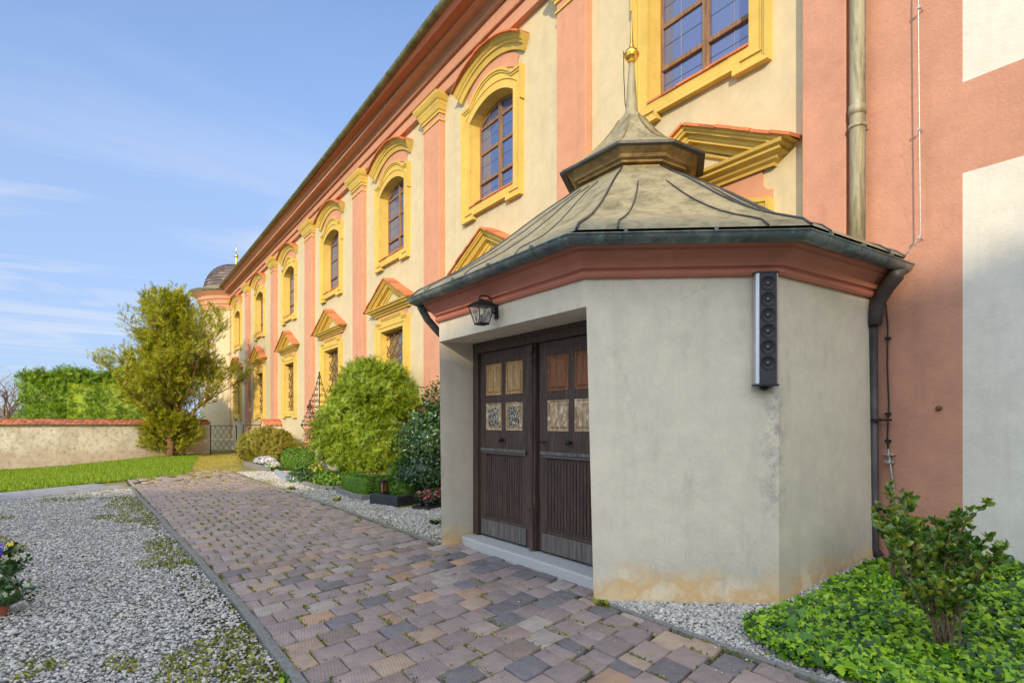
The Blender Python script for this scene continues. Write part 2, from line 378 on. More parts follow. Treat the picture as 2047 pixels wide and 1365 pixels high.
col=ramp(n,noi(n,v,3,6,.7),[(.35,(.03,.03,.022)),(.55,(.06,.065,.025)),(.7,(.14,.16,.03))])
n.links.new(col,p.inputs['Base Color']); p.inputs['Roughness'].default_value=1; bump(n,p,noi(n,v,80,4),.6,.01); M['joint']=m
M['slab']=simple('grey_concrete_slab',(.30,.30,.31),.85,0,.2,5,.3,60)
M['whitewash']=plaster('house_plaster',(.70,.66,.58),var=.05)

# ------------------------------------------------------------------ foliage helpers
def rand_rot(n, dirs=None, spread=.6):
    """n rotation matrices whose +Y axis follows dirs (n,3) with spread"""
    d = rng.normal(size=(n,3)) if dirs is None else np.asarray(dirs)+rng.normal(size=(n,3))*spread
    d/= np.linalg.norm(d,axis=1,keepdims=True)+1e-9
    u=rng.normal(size=(n,3)); x=np.cross(d,u); x/=np.linalg.norm(x,axis=1,keepdims=True)+1e-9
    z=np.cross(x,d); return np.stack([x,d,z],axis=2)
def facing_rot(n, normals, dirs, spread=.4):
    """+Z follows normals, +Y roughly follows dirs"""
    z=np.asarray(normals)+rng.normal(size=(n,3))*spread; z/=np.linalg.norm(z,axis=1,keepdims=True)+1e-9
    x=np.cross(np.asarray(dirs)+rng.normal(size=(n,3))*.5,z); x/=np.linalg.norm(x,axis=1,keepdims=True)+1e-9
    y=np.cross(z,x); return np.stack([x,y,z],axis=2)
LEAF=(np.array([(0,0,0),(.30,.35,.07),(.24,.75,.03),(0,1,-.10),(-.24,.75,.03),(-.30,.35,.07),(0,.5,-.02)]),
      np.array([(0,1,6),(1,2,6),(2,3,6),(3,4,6),(4,5,6),(5,0,6)]))
SMALL=(np.array([(0,0,0),(.32,.5,.08),(0,1,-.08),(-.32,.5,.08)]),np.array([(0,1,2),(0,2,3)]))
def sprig(k=5,w=.10,l=.34):
    V=[];F=[]
    for i in range(k):
        y=.12+.78*i/(k-1)
        for sx in (-1,1):
            ll=l*(1-.5*abs(i/(k-1)-.35)); b=len(V)
            V+=[(0,y-w*.5,0),(0,y+w*.5,.0),(sx*ll,y+.20,.05)]; F.append((b,b+1,b+2))
    b=len(V); V+=[(-.035,0,0),(.035,0,0),(0,1.08,.02)]; F.append((b,b+1,b+2))
    return np.array(V,float),np.array(F)
SPRIG=sprig(); SPRIG_FAR=sprig(4,.16,.36)
def star():
    pts=[(0,-.1,0)]; 
    ang=[-150,-105,-62,-30,0,30,62,105,150]; rad=[.42,.62,.40,.72*0.8,1.0,.72*.8,.40,.62,.42]
    pts=[(0,0,.02)]
    for a,r in zip(ang,rad): pts.append((math.sin(R(a))*r*.85, .25+math.cos(R(a))*r*.8, -.10 if r>.5 else .03))
    n=len(pts); pts.append((0,-.05,0))
    F=[(0,i,i+1) for i in range(1,n-1)]+[(0,n-1,n),(0,n,1)]
    return np.array(pts),np.array(F)
STAR=star()
def scatter(tpl, P, Rm, S, sxyz=None):
    V,F=tpl; n=len(P); S=np.asarray(S).reshape(-1,1,1)*np.ones((n,1,1))
    W=np.einsum('nij,kj->nki',Rm,V)*S+np.asarray(P)[:,None,:]
    FF=(F[None]+ (np.arange(n)*len(V))[:,None,None])
    return W.reshape(-1,3), FF.reshape(-1,F.shape[1])
def join_parts(parts):
    Vs=[];Fs=[];mi=[];o=0
    for V,F,m in parts:
        Vs.append(V);Fs.append(F+o);mi+= [m]*len(F);o+=len(V)
    return np.concatenate(Vs),np.concatenate(Fs),mi
def fbm(P,sc,seed=0.):
    return np.array([noise.fractal(Vector((p[0]*sc+seed,p[1]*sc,p[2]*sc)),1.,2.,3) for p in P])
def ico(sub=2):
    bm=bmesh.new(); bmesh.ops.create_icosphere(bm,subdivisions=sub,radius=1)
    V=np.array([v.co[:] for v in bm.verts]); F=np.array([[v.index for v in f.verts] for f in bm.faces]); bm.free(); return V,F
def blob_foliage(name, c, rad, n, tpl, size, mat, parent, up=.4, shell=(.75,1.03), lump=.16, lsc=1.2, flat=.1, seed=0, spread=.6, core=.82, box=False, taper=0, jitter=.35, clump=0.):
    """clumpy leaf shell round an uneven core (c centre, rad (rx,ry,rz))"""
    c=np.array(c);rad=np.array(rad)
    if box:
        D=rng.uniform(-1,1,size=(n,3)); ax=rng.integers(0,3,n); sg=np.where(rng.random(n)<.5,-1,1)
        ax[rng.random(n)<.15]=2; D[np.arange(n),ax]=sg; D[(ax==2),2]=1
        nor=np.zeros((n,3)); nor[np.arange(n),ax]=D[np.arange(n),ax]
    else:
        D=rng.normal(size=(n,3)); D/=np.linalg.norm(D,axis=1,keepdims=True); nor=D.copy()
        lowz=D[:,2]<-.55; D[lowz,2]*=-1; nor=D.copy()
    def disp(D):
        k=1+lump*fbm(D*rad,lsc,seed)*2
        if taper: k=k*(1-taper*np.clip(D[:,2],-1,1))[:]
        return k
    k=disp(D)*rng.uniform(shell[0],shell[1],n)
    kk=np.stack([k,k,np.where(D[:,2]>0,k,k) if not taper else disp(D)*0+k/np.maximum(1-taper*np.clip(D[:,2],-1,1),.2)],1)
    if clump:
        hf=fbm(D*rad,4.5,seed+3.); kk=kk*(1+clump*hf[:,None]*1.6); okc=(hf>-.28)|(rng.random(n)<.35)
    P=c+D*rad*kk
    if clump: P=P[okc];nor=nor[okc];n=len(P)
    ok=P[:,2]>c[2]-rad[2]*.98
    P=P[ok];nor=nor[ok]; m=len(P)
    dirs=nor+np.array([0,0,up])
    Rm=facing_rot(m,nor*1.0+np.array([0,0,.25]),dirs+rng.normal(size=(m,3))*jitter,spread)
    # tilt leaves outward a little
    S=size*rng.uniform(.65,1.25,m)
    V,F=scatter(tpl,P,Rm,S)
    parts=[(V,F,0)]
    if core:
        iv,iF=ico(3) if not box else (None,None)
        if box:
            bmx=bmesh.new(); bmesh.ops.create_cube(bmx,size=2); bmesh.ops.subdivide_edges(bmx,edges=bmx.edges,cuts=4,use_grid_fill=True)
            bmesh.ops.triangulate(bmx,faces=bmx.faces); bmx.verts.index_update()
            iv=np.array([v.co[:] for v in bmx.verts]);iF=np.array([[v.index for v in f.verts] for f in bmx.faces]);bmx.free()
            W=c+iv*rad*core
        else:
            kc=(disp(iv)*core)[:,None]; kk=np.repeat(kc,3,1)
            if taper: kk[:,2]=kk[:,2]/np.maximum(1-taper*iv[:,2],.2)
            W=c+iv*rad*kk
        W[:,2]=np.maximum(W[:,2],c[2]-rad[2])
        parts.append((W,iF,0))
    V,F,mi=join_parts(parts)
    return np_mesh(name,V,F,mat,parent)
def stems(name, base, tips, r0, mat, parent, bend=.25):
    mb=MB()
    for t in tips:
        b=Vector(base); t=Vector(t); mid=b.lerp(t,.5)+Vector((random.uniform(-1,1),random.uniform(-1,1),0))*bend*(t-b).length*.3
        mb.tube([b,b.lerp(mid,.5),mid,mid.lerp(t,.6),t],[r0,r0*.85,r0*.6,r0*.4,r0*.2],6)
    return mb.obj(name,mat,parent,smooth=True)

# ================================================================== GROUND
gnd=MB()
gnd.add([(-400,-400,-.34),(400,-400,-.34),(400,400,-.34),(-400,400,-.34)],[(0,1,2,3)])
o=gnd.obj('ground',M['meadow']); tag(o,None,None,kind='structure')
def rise(t,s):         # the bed rises gently beside the chapel's right side
    a=min(max((t-4.6)/1.9,0),1); b=min(max((3.6-s)/.8,0),1)
    return .2*a*a*(3-2*a)*b
def sm(a): a=min(max(a,0),1); return a*a*(3-2*a)
def lawnz(t,s): return -.26*sm((3.2-t)/5.5)*sm((s-19)/9)
def sheet(name, x0,x1,y0,y1,z,mat,nx=1,ny=1,zf_=None):
    mb=MB(); V=[];F=[]
    for j in range(ny+1):
        for i in range(nx+1):
            x=x0+(x1-x0)*i/nx;y=y0+(y1-y0)*j/ny; V.append((x,y,z+(zf_(x,y) if zf_ else 0)))
    for j in range(ny):
        for i in range(nx): a=j*(nx+1)+i; F.append((a,a+1,a+nx+2,a+nx+1))
    mb.add(V,F); o=mb.obj(name,mat,smooth=True); tag(o,None,None,kind='structure'); return o
sheet('gravel_yard',-30,.98,-6,16.6,-.016,M['gravelbase'])
sheet('path_bed',.62,3.66,-3,20.6,-.008,M['joint'])
sheet('garden_bed',3.66,T,7.0,34,-.006,M['earth'],1,1)
sheet('entrance_bed',3.655,6.68,-3,6.95,-.004,M['gravelbase'],30,60,rise)
sheet('yard_earth',-30,4.9,16.55,60,-.022,M['earth'],40,40,lambda t,s:lawnz(t,s)*1.0)
sheet('far_yard',3.0,14,34.05,60,-.009,M['earth'])

def sm(a): a=min(max(a,0),1); return a*a*(3-2*a)
def lawnz(t,s): return -.26*sm((3.2-t)/5.5)*sm((s-19)/9)
# pavers --------------------------------------------------------------------
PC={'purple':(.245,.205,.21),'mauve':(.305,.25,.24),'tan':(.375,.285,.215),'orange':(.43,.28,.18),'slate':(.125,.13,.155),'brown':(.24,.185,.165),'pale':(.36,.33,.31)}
def paver_rows():
    V=[];F=[];C=[]
    L=.277; Wd=.252; gp=.016; sk=.27
    row=0; s0=-1.2
    while s0<21.5:
        off=(.5 if row%2 else 0)*L+random.uniform(-.02,.02)
        t=.75-L+off-.12
        while t<3.92:
            ta=t+gp/2+random.uniform(-.003,.003); tb=t+L-gp/2+random.uniform(-.003,.003)
            cut=random.random()<.08
            t+=L
            tmin=1.045-max(0,(s0-5.5)*.0275)
            def tmaxf(s): return 3.88 if 4.02<s<6.65 else 3.60
            smid=s0+sk*((ta+tb)/2-1)
            a=max(ta,tmin+.0); b=min(tb,tmaxf(smid))
            if b-a<.05: continue
            if smid>17 and random.random()<(smid-17)*.16: continue
            if smid>16.9+.7*(a-.2) and a<1.2 and False: continue
            wd=Wd-gp+random.uniform(-.004,.004); jig=random.uniform(-.006,.006); zz=random.gauss(.022,.0022)
            tl=random.uniform(-.003,.003)
            sk2=sk+random.uniform(-.015,.015)
            segs=[(a,b)]
            if cut and b-a>.2: segs=[(a,(a+b)/2-.004),((a+b)/2+.004,b)]
            for (a2,b2) in segs:
                # colours: dark slate ones crowd in front of the doorway
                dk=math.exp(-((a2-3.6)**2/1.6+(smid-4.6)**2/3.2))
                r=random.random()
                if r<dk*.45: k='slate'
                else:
                    k=random.choices(['purple','mauve','tan','orange','slate','brown','pale'],[30,28,13,7,5,9,8])[0]
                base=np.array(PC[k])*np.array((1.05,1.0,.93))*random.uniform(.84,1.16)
                base=base*.8+np.array(PC['mauve'])*.2
                if smid>7: base=base*.45+np.array((.335,.28,.25))*.55
                n=len(V); bv=.009
                ring=lambda e,z:[(a2+e,s0+sk2*(a2-1)+e+jig,z-tl),(b2-e,s0+sk2*(b2-1)+e+jig,z+tl),(b2-e,s0+sk2*(b2-1)+wd-e+jig,z+tl),(a2+e,s0+sk2*(a2-1)+wd-e+jig,z-tl)]
                V+=ring(0,-.03)+ring(0,zz-.008)+ring(bv*.4,zz-.002)+ring(bv,zz)
                for lv in range(3):
                    for q in range(4):
                        w=(q+1)%4; F.append((n+lv*4+q,n+lv*4+w,n+lv*4+4+w,n+lv*4+4+q))
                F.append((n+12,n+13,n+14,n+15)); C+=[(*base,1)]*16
        s0+=Wd; row+=1
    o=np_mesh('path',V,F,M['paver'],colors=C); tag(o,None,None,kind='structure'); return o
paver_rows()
# kerb strips
def strip(name, pts, w, z0, z1, mat, jit=.0, seg=1.0):
    mb=MB()
    for (a,b) in zip(pts[:-1],pts[1:]):
        a=Vector(a);b=Vector(b);L=(b-a).length; n=max(1,round(L/seg)); d=(b-a).normalized(); nn=Vector((d.y,-d.x))
        for i in range(n):
            p=a+d*(L*i/n+.004); q=a+d*(L*(i+1)/n-.004); j=Vector((random.uniform(-jit,jit),0)); zj=random.uniform(-jit,jit)*.6
            poly=[p-nn*w/2+j,q-nn*w/2+j,q+nn*w/2+j,p+nn*w/2+j]; poly=poly[::-1]
            mb.prism([(v.x,v.y) for v in poly],z0,z1+zj,XY)
    return mb.obj(name,mat,bevel=.008)
o=strip('kerb',[(1.0,-3),(1.0,2.6),(1.0,5.5),(.93,8.2),(.83,11.5),(.72,14.5),(.66,17.4)],.07,-.05,.035,M['stonekerb'],.008,.9); tag(o,None,None,kind='structure')
o=strip('kerb',[(3.635,-3),(3.64,3.86)],.055,-.05,.03,M['stonekerb'],.005,.9); tag(o,None,None,kind='structure')
o=strip('kerb',[(3.66,6.85),(3.66,11.5),(3.55,16),(3.48,20.)],.055,-.05,.032,M['stonekerb'],.006,.9); tag(o,None,None,kind='structure')
# grey slab path across
mb=MB(); d=Vector((.82,.57)); nn=Vector((-.57,.82)); base=Vector((.66,17.55))
for i in range(34):
    for j in range(4):
        p=base-d*(.52*i)+nn*(.42*j)+d*(.2 if j%2 else 0)
        a,b,c,e=p,p-d*.492,p-d*.492+nn*.392,p+nn*.392
        mb.prism([(v.x,v.y) for v in (a,e,c,b)],-.03,.014+random.uniform(-.003,.003),XY)
o=mb.obj('slab_path',M['slab']); tag(o,None,None,kind='structure')

# pebbles ---------------------------------------------------------------------
def pebbles(name, pts, size):
    iv,iF=ico(1); n=len(pts)
    # five lumpy variants
    out=[]
    for k in range(5):
        v=iv*np.array([1,rng.uniform(.65,.95),rng.uniform(.42,.6)])*(1+rng.normal(size=(len(iv),1))*.09)
        idx=np.arange(k,n,5); P=pts[idx]; m=len(idx)
        a=rng.uniform(0,2*PI,m); tx=rng.normal(size=m)*.35
        ca,sa,ct,st=np.cos(a),np.sin(a),np.cos(tx),np.sin(tx)
        Rm=np.zeros((m,3,3)); Rm[:,0,0]=ca;Rm[:,0,1]=-sa*ct;Rm[:,0,2]=sa*st;Rm[:,1,0]=sa;Rm[:,1,1]=ca*ct;Rm[:,1,2]=-ca*st;Rm[:,2,1]=st;Rm[:,2,2]=ct
        S=size*np.exp(rng.normal(size=m)*.36)
        V,F=scatter((v,iF),P,Rm,S); out.append((V,F,0))
    V,F,mi=join_parts(out)
    o=np_mesh(name,V,F,M['pebble'],smooth=True); return tag(o,None,None,kind='stuff')
def pts_region(n,x0,x1,y0,y1,test,z=0.,zfun=None):
    P=np.stack([rng.uniform(x0,x1,n),rng.uniform(y0,y1,n),rng.uniform(-.004,.010,n)+z],1)
    ok=np.array([test(p[0],p[1]) for p in P],bool); P=P[ok]
    if zfun: P[:,2]+=np.array([zfun(p[0],p[1]) for p in P])
    return P
def dens(t,s,near,far,s0=4,s1=12):
    f=min(max((s-s0)/(s1-s0),0),1); return random.random()< (1-f)*1+f*far/near
gl=lambda t,s: t>-.16*s-1.0 and s<17.2+.7*(t-.2) and t<.96-max(0,(s-5.5)*.027) and dens(t,s,1,.42)
P=pts_region(150000,-3.4,.96,2.2,17.3,gl); pebbles('gravel',P,.0112)
def inpoly(x,y,poly):
    c=False;n=len(poly)
    for i in range(n):
        x1,y1=poly[i];x2,y2=poly[i-1]
        if (y1>y)!=(y2>y) and x<(x2-x1)*(y-y1)/(y2-y1)+x1: c=not c
    return c
CH_OUT=[(3.60,3.95),(4.93,2.88),(6.4,2.84),(6.7,2.84)]
ENTR=[(3.67,3.9),(3.67,0),(6.7,0),(6.68,2.85),(4.92,2.87)]
P=pts_region(44000,3.66,6.7,.4,3.9,lambda x,y:inpoly(x,y,ENTR) and (x-3.66<1.9 or y>2),0,rise); pebbles('gravel',P,.0112)
P=pts_region(46000,3.68,5.6,6.9,21,lambda x,y:x<5.35+.02*y and (random.random()<(1 if y<12 else .6)) and not(4.62<x and y>10.3 and y<11.0)); pebbles('gravel',P,.014)
# a few stones strayed on the path
P=pts_region(420,1.05,3.6,2.,9,lambda x,y:random.random()<.25+.5*(x>2.8),.026); pebbles('loose_stones',P,.006)

# moss and small weeds -----------------------------------------------------------
def tufts(name, pts, size, mat, up=1., tpl=SMALL, label=None, spread=.7):
    m=len(pts); d=np.tile(np.array([0,0,up]),(m,1))
    Rm=rand_rot(m,d,spread); V,F=scatter(tpl,pts,Rm,size*rng.uniform(.6,1.4,m))
    o=np_mesh(name,V,F,mat); return tag(o,None,None,kind='stuff')
def mossmask(x,y):
    k=noise.fractal(Vector((x*1.1,y*.55,3.)),1.,2.,4)
    edge=math.exp(-((x-.72)/.33)**2)*.30
    return k+edge>.26 and gl(x,y)
P=pts_region(120000,-3.2,.97,2.3,16.8,mossmask); 
k=rng.integers(0,len(P),min(len(P),30000)); P=P[k]; P[:,2]+=.006; tufts('moss',P,.027,M['moss'],.6,spread=.9)
P=pts_region(26000,3.68,5.5,6.9,18,lambda x,y:noise.fractal(Vector((x*1.3,y*.8,9.)),1.,2.,4)+math.exp(-((y-7.9)/1.1)**2)*.35+ .35*math.exp(-((x-3.7)/.12)**2)>.22); tufts('moss',P,.022,M['moss'],.6,spread=.9)
# moss in the paver joints
def joint_pts():
    out=[];L=.277;Wd=.252;sk=.27;s0=-1.2;row=0
    while s0<18:
        for q in range(14):
            t=1.03-L+(.5*L if row%2 else 0)-.12+q*L
            if not 1.05<t<3.6: continue
            smid=s0+sk*(t-1)+Wd/2
            w=math.exp(-((t-1.75)/.85)**2)*math.exp(-((smid-8)/4.)**2)*1.0+.16+.3*(smid>9)
            if random.random()<w:
                for _ in range(random.randint(16,46)):
                    out.append((t+random.gauss(0,.010),smid+random.uniform(-.13,.13),.012))
            if random.random()<.16+w*.3:
                for _ in range(12): out.append((t+random.uniform(0,L),s0+sk*(t-1)+random.gauss(0,.008)+.03,.012))
        s0+=Wd;row+=1
    for _ in range(1600):    # along the kerbs
        y=random.uniform(1.8,17); 
        if noise.noise(Vector((y*1.3,0,0)))>-.05: out.append((1.04-max(0,(y-5.5)*.027)+random.gauss(0,.02),y,.012))
        y=random.uniform(.8,17)
        if noise.noise(Vector((y*1.7,5,0)))>-.02 and not 3.8<y<6.9: out.append((3.6+random.gauss(0,.018),y,.012))
    return np.array(out)
tufts('moss',joint_pts(),.022,M['moss'],.9)
P=np.concatenate([pts_region(90,-2.5,.95,2.4,12,lambda x,y:True,.012),pts_region(60,1.1,3.6,2.2,12,lambda x,y:True,.03),pts_region(50,3.7,5.4,7,13,lambda x,y:True,.012)])
V,F=scatter(LEAF,P,facing_rot(len(P),np.tile([0,0,1.],(len(P),1)),rng.normal(size=(len(P),3)),.3),rng.uniform(.018,.04,len(P))); o=np_mesh('fallen_leaves',V,F,M['dry']); tag(o,None,None,kind='stuff')
# weeds: small dandelion-like rosettes by the kerb
def weed(x,y,n,size,mat,name='weed'):
    a=rng.uniform(0,2*PI,n); d=np.stack([np.cos(a),np.sin(a),rng.uniform(.3,1.0,n)],1)
    Rm=rand_rot(n,d,.15); V,F=scatter(LEAF,np.tile([x,y,.015],(n,1))+rng.normal(size=(n,3))*[.02,.02,.003],Rm,size*rng.uniform(.6,1.2,n))
    return np_mesh(name,V,F,mat)
for x,y,n,s,l,mt in ((.93,3.75,12,.06,'small bright green weed at the near end of the left kerb','ivy'),(3.58,3.72,30,.07,'yellow green weed growing at the front corner of the chapel','moss'),
                  (4.35,8.3,22,.09,'dark green weed in the gravel left of the chapel pier','dark'),(4.0,11.9,26,.10,'tuft of yellowish weed in the gravel before the box hedge','moss'),(3.8,14.6,24,.10,'tuft of weed in the gravel strip farther along the path','moss'),
                  (6.05,2.65,22,.10,'slender young weed at the right foot of the chapel','shrub')):
    o=weed(x,y,n,s,M[mt]); tag(o,l,'weed'); o.location.z=rise(x,y)
# a few grass seedlings on the dirt
# lawn ---------------------------------------------------------------------------
def lawn_test(t,s):
    # between slab path, path edge and cemetery wall
    lo=19.3+.68*(t-.2)
    hi=33.9+(t-4.62)*.43
    return s>lo and s<hi+.2 and t<3.2+ (s-27)*.15
mb=MB(); V=[];F=[]; nu,nv_=40,30
for j in range(nv_+1):
    for i in range(nu+1):
        t=-24+28.8*i/nu; lo=(19.5+.68*(t-.2)) if t<.9 else 20.0+(t-.9)*3.6; hi=max(36.,lo+1); y=lo+(hi-lo)*j/nv_; V.append((t,y,-.003+lawnz(t,y)))
for j in range(nv_):
    for i in range(nu): a=j*(nu+1)+i; F.append((a,a+1,a+nu+2,a+nu+1))
mb.add(V,F); o=mb.obj('lawn',M['meadow'],smooth=True); tag(o,None,None,kind='structure')
P=pts_region(150000,-5,4.6,15,35,lambda t,s: lawn_test(t,s) and t>-.17*s-.6)
P[:,2]+=np.array([lawnz(a,b) for a,b in P[:,:2]])
V,F=scatter((np.array([(-.12,0,0),(.12,0,0),(.03,1,.25)]),np.array([(0,1,2)])),P,rand_rot(len(P),np.tile([0,0,1.],(len(P),1)),.35),rng.uniform(.05,.11,len(P)))
o=np_mesh('grass',V,F,M['grass']); tag(o,None,None,kind='stuff')
# dry mown strip where the path runs out
P=pts_region(90000,1.0,6.6,15.5,34,lambda t,s: (not lawn_test(t,s)) and t<(3.5 if s<20 else min(6.4,3.6+.2*(s-20))) and (s>24 or random.random()<.2*(s-15.5)*(.4+noise.noise(Vector((t*1.5,s*.7,0))))))
V,F=scatter((np.array([(-.14,0,0),(.14,0,0),(.03,1,.25)]),np.array([(0,1,2)])),P,rand_rot(len(P),np.tile([0,0,1.],(len(P),1)),.6),rng.uniform(.02,.05,len(P)))
o=np_mesh('dry_grass',V,F,M['dry']); tag(o,None,None,kind='stuff')

# ================================================================== CHURCH
church=thing('church','long baroque church with cream walls, pink pilasters and yellow window surrounds','church',(0,0,0))
BAY=[5.12,10.23,15.27,20.46,26.04,31.69,37.5]
PIL=[(3.09,3.57),(7.21,7.96),(12.28,13.12),(17.27,18.09),(22.48,23.4),(28.18,28.94),(34.01,34.81),(39.3,39.95)]
LOWZ=(2.16,4.24); LW=.76          # lower opening, half width
UZ0,UZS,UR=6.34,8.16,.27; UW=.83  # upper opening: sill, spring, rise
S_END=40.0
def arc(c,w,zs,rise_,n=12,rev=False):
    rad=(w*w+rise_*rise_)/(2*rise_); zc=zs+rise_-rad; a0=math.asin(w/rad)
    pts=[(c+rad*math.sin(-a0+2*a0*i/n), zc+rad*math.cos(-a0+2*a0*i/n)) for i in range(n+1)]
    return pts[::-1] if rev else pts
def rect(a,b,c,d): return [(a,c),(b,c),(b,d),(a,d)]
# wall
mb=MB(); D=-.34
def wallp(poly,mi=0): mb.prism(poly,0,D,FC,mi)
cuts=[2.95]
for i,c in enumerate(BAY):
    a=cuts[-1]; l,r=c-UW,c+UW
    for k in range(max(1,int((l-a)/1.5))):
        kk=max(1,int((l-a)/1.5)); wallp(rect(a+(l-a)*k/kk,a+(l-a)*(k+1)/kk,0,9.9))
    # window column
    if i==0:
        wallp(rect(l,r,0,UZ0))
    else:
        wallp(rect(l,r,0,LOWZ[0])); wallp(rect(l,c-LW,LOWZ[0],LOWZ[1])); wallp(rect(c+LW,r,LOWZ[0],LOWZ[1])); wallp(rect(l,r,LOWZ[1],UZ0))
    wallp([(r,9.9),(l,9.9)]+arc(c,UW,UZS,UR))
    cuts.append(r)
wallp(rect(cuts[-1],S_END,0,9.9))
mb.obj('wall',M['cream'],church)
# right hand part of the wall: pink field and pale painted fields
mb=MB(); mb.prism(rect(2.09,2.95,-.1,9.9),0,D,FC); mb.prism(rect(-6,2.09,3.97,4.83),0,D,FC); mb.obj('pink_wall_field',M['pink2'],church)
mb=MB(); mb.prism(rect(-6,2.09,-.1,3.97),0,D,FC); mb.prism(rect(-6,2.09,4.83,9.9),0,D,FC); mb.obj('pale_wall_field',M['cream2'],church)
mb=MB()
for a,b in zip([7,12,18,24,30,36],[12,18,24,30,36,40.0]): mb.prism(rect(a,b,-.4,.62),.05,0,FC)
mb.obj('plinth',M['plinth'],church)
# body of the nave behind the facade (closes the building)
mb=MB(); mb.box(T+.36,T+16,-5.9,39.9,0,9.4); mb.obj('nave_wall',M['cream'],church)
mb=MB(); mb.prism([(T-.72,10.35),(T+8.2,18.8),(T+17,10.35)],-6.2,S_END+.3,lambda x,y,h:(x,h,zf(y,h))); mb.obj('roof',M['tile2'],church)
# pilasters
for i,(a,b) in enumerate(PIL):
    mb=MB(); mb.prism(rect(a,b,-.1,9.36),.14,0,FC); p=mb.obj('pilaster',M['pink2'] if i==0 else M['pink'],church,bevel=.012)
    if i==0: continue
    mb=MB()
    path=[(a-.0,0),(b+.0,0)]
    def cap(z,prof):
        # moulding returned round the pilaster in plan
        pl=[(T+.0,b),(T-.14,b),(T-.14,a),(T,a)]
        n0=len(mb.v)
        mb.sweep(pl,[(o_,h_) for o_,h_ in prof],lambda x,y,h:(x,y,zf(z+h,y)),ring=False)
    cap(8.93,[(0,0),(.03,.0),(.035,.05),(.06,.07),(.09,.16),(.11,.20),(.11,.23),(.15,.27),(.19,.35),(.20,.41),(0,.42)])
    cap(8.76,[(0,0),(.025,.0),(.025,.035),(0,.045)])
    mb.obj('capital',M['yellow'],p)
# entablature
mb=MB(); prof=[(9.33,0),(9.33,.12),(9.58,.12),(9.58,.10),(9.60,.10),(9.60,.18),(9.64,.19),(9.66,.165),(9.88,.17),(9.88,.145),(9.905,.145),(9.905,.24),(9.94,.25),(9.96,.225),(10.04,.235),(10.10,.28),(10.10,.50),(10.19,.505),(10.19,.47),(10.215,.47),(10.215,.53),(10.26,.55),(10.33,.60),(10.40,.68),(10.50,.70),(10.50,0)]
NS=24; V=[];F=[]; ss=[2.0]+[S_END*(i)/NS for i in range(2,NS+1)]; ss=[-6.0,2.0]+[x for x in ss if x>2.1]
for s in ss:
    for z,h in prof: V.append(FC(s,z,h))
m_=len(prof)
for i in range(len(ss)-1):
    for k in range(m_-1): F.append((i*m_+k,(i+1)*m_+k,(i+1)*m_+k+1,i*m_+k+1))
mb.add(V,F); mb.obj('entablature',M['pink'],church)
# eaves gutter
def halfring(r,th,c0,z0,n=8):
    o_=[(c0+r*math.cos(PI+PI*i/n), z0+r*math.sin(PI+PI*i/n)) for i in range(n+1)]
    i_=[(c0+(r-th)*math.cos(2*PI-PI*i/n), z0+(r-th)*math.sin(2*PI-PI*i/n)) for i in range(n+1)]
    return o_+i_
mb=MB(); prof=[(h,z) for h,z in halfring(.105,.008,.74,10.50)]
V=[];F=[];m_=len(prof)
for s in ss:
    for h,z in prof: V.append(FC(s,z,h))
for i in range(len(ss)-1):
    for k in range(m_): l=(k+1)%m_; F.append((i*m_+k,(i+1)*m_+k,(i+1)*m_+l,i*m_+l))
mb.add(V,F); gut=mb.obj('gutter',M['gutter2'],church,smooth=True,auto=50)
for k in range(44):
    mb=MB(); s=1.5+k*.88; V=[]
    for ds in (-.016,.016):
        for h,z in halfring(.113,.012,.74,10.50): V.append(FC(s+ds,z,h))
    m_=len(V)//2; mb.add(V,[(q,(q+1)%m_,m_+(q+1)%m_,m_+q) for q in range(m_)])
    mb.obj('gutter_bracket',M['pipe'],gut)
# snow guard rail
mb=MB()
for z in (10.60,10.80):
    for a,b in zip(ss[1:-1],ss[2:]): mb.tube([FC(a,z,.55),FC(b,z,.55)],.011,4)
s=4.0
while s<39.5: mb.tube([FC(s,10.56,.55),FC(s,10.82,.55)],.007,4); s+=.125
mb.obj('snow_guard',M['rust'],church)
# upper windows
def window_sash(c,t0,z0,zs,r,w,par):
    """oak casement: stiles, mullion, transoms; glass with lead cames behind"""
    h=-.20; mb=MB(); fw=.075
    path=[(c-w,z0),(c+w,z0)]+arc(c,w,zs,r,12,True)
    mb.sweep(path,[(0,h-.05),(0,h),(-fw,h),(-fw,h-.05)],FC,closed=True,ring=True)
    mb.prism(rect(c-.055,c+.055,z0+fw,zs+r-.06),h+.012,h-.04,FC)
    for z in (z0+.52,z0+1.16,z0+1.72):
        for sg in (-1,1):
            a,b=sorted((c+sg*.056,c+sg*(w-.07))); mb.prism(rect(a,b,z-.035,z+.035),h+.02 if abs(z-z0-.52)<.01 else h,h-.04,FC)
    sash=mb.obj('sash',M['winwood'],par,bevel=.008)
    mb=MB(); mb.prism(path,h-.03,h-.045,FC); g=mb.obj('glass_pane',M['glass'],par)
    mb=MB()
    for q in (1,):
        for sg in (-1,1): x=c+sg*(w*.53); mb.tube([FC(x,z0+.06,h-.025),FC(x,zs+r*.6,h-.025)],.003,4)
    k=0
    while z0+.29*k<zs+.1:
        z=z0+.29*k; mb.tube([FC(c-w+.05,z,h-.025),FC(c+w-.05,z,h-.025)],.003,4); k+=1
    mb.obj('lead_came',M['lead'],sash)
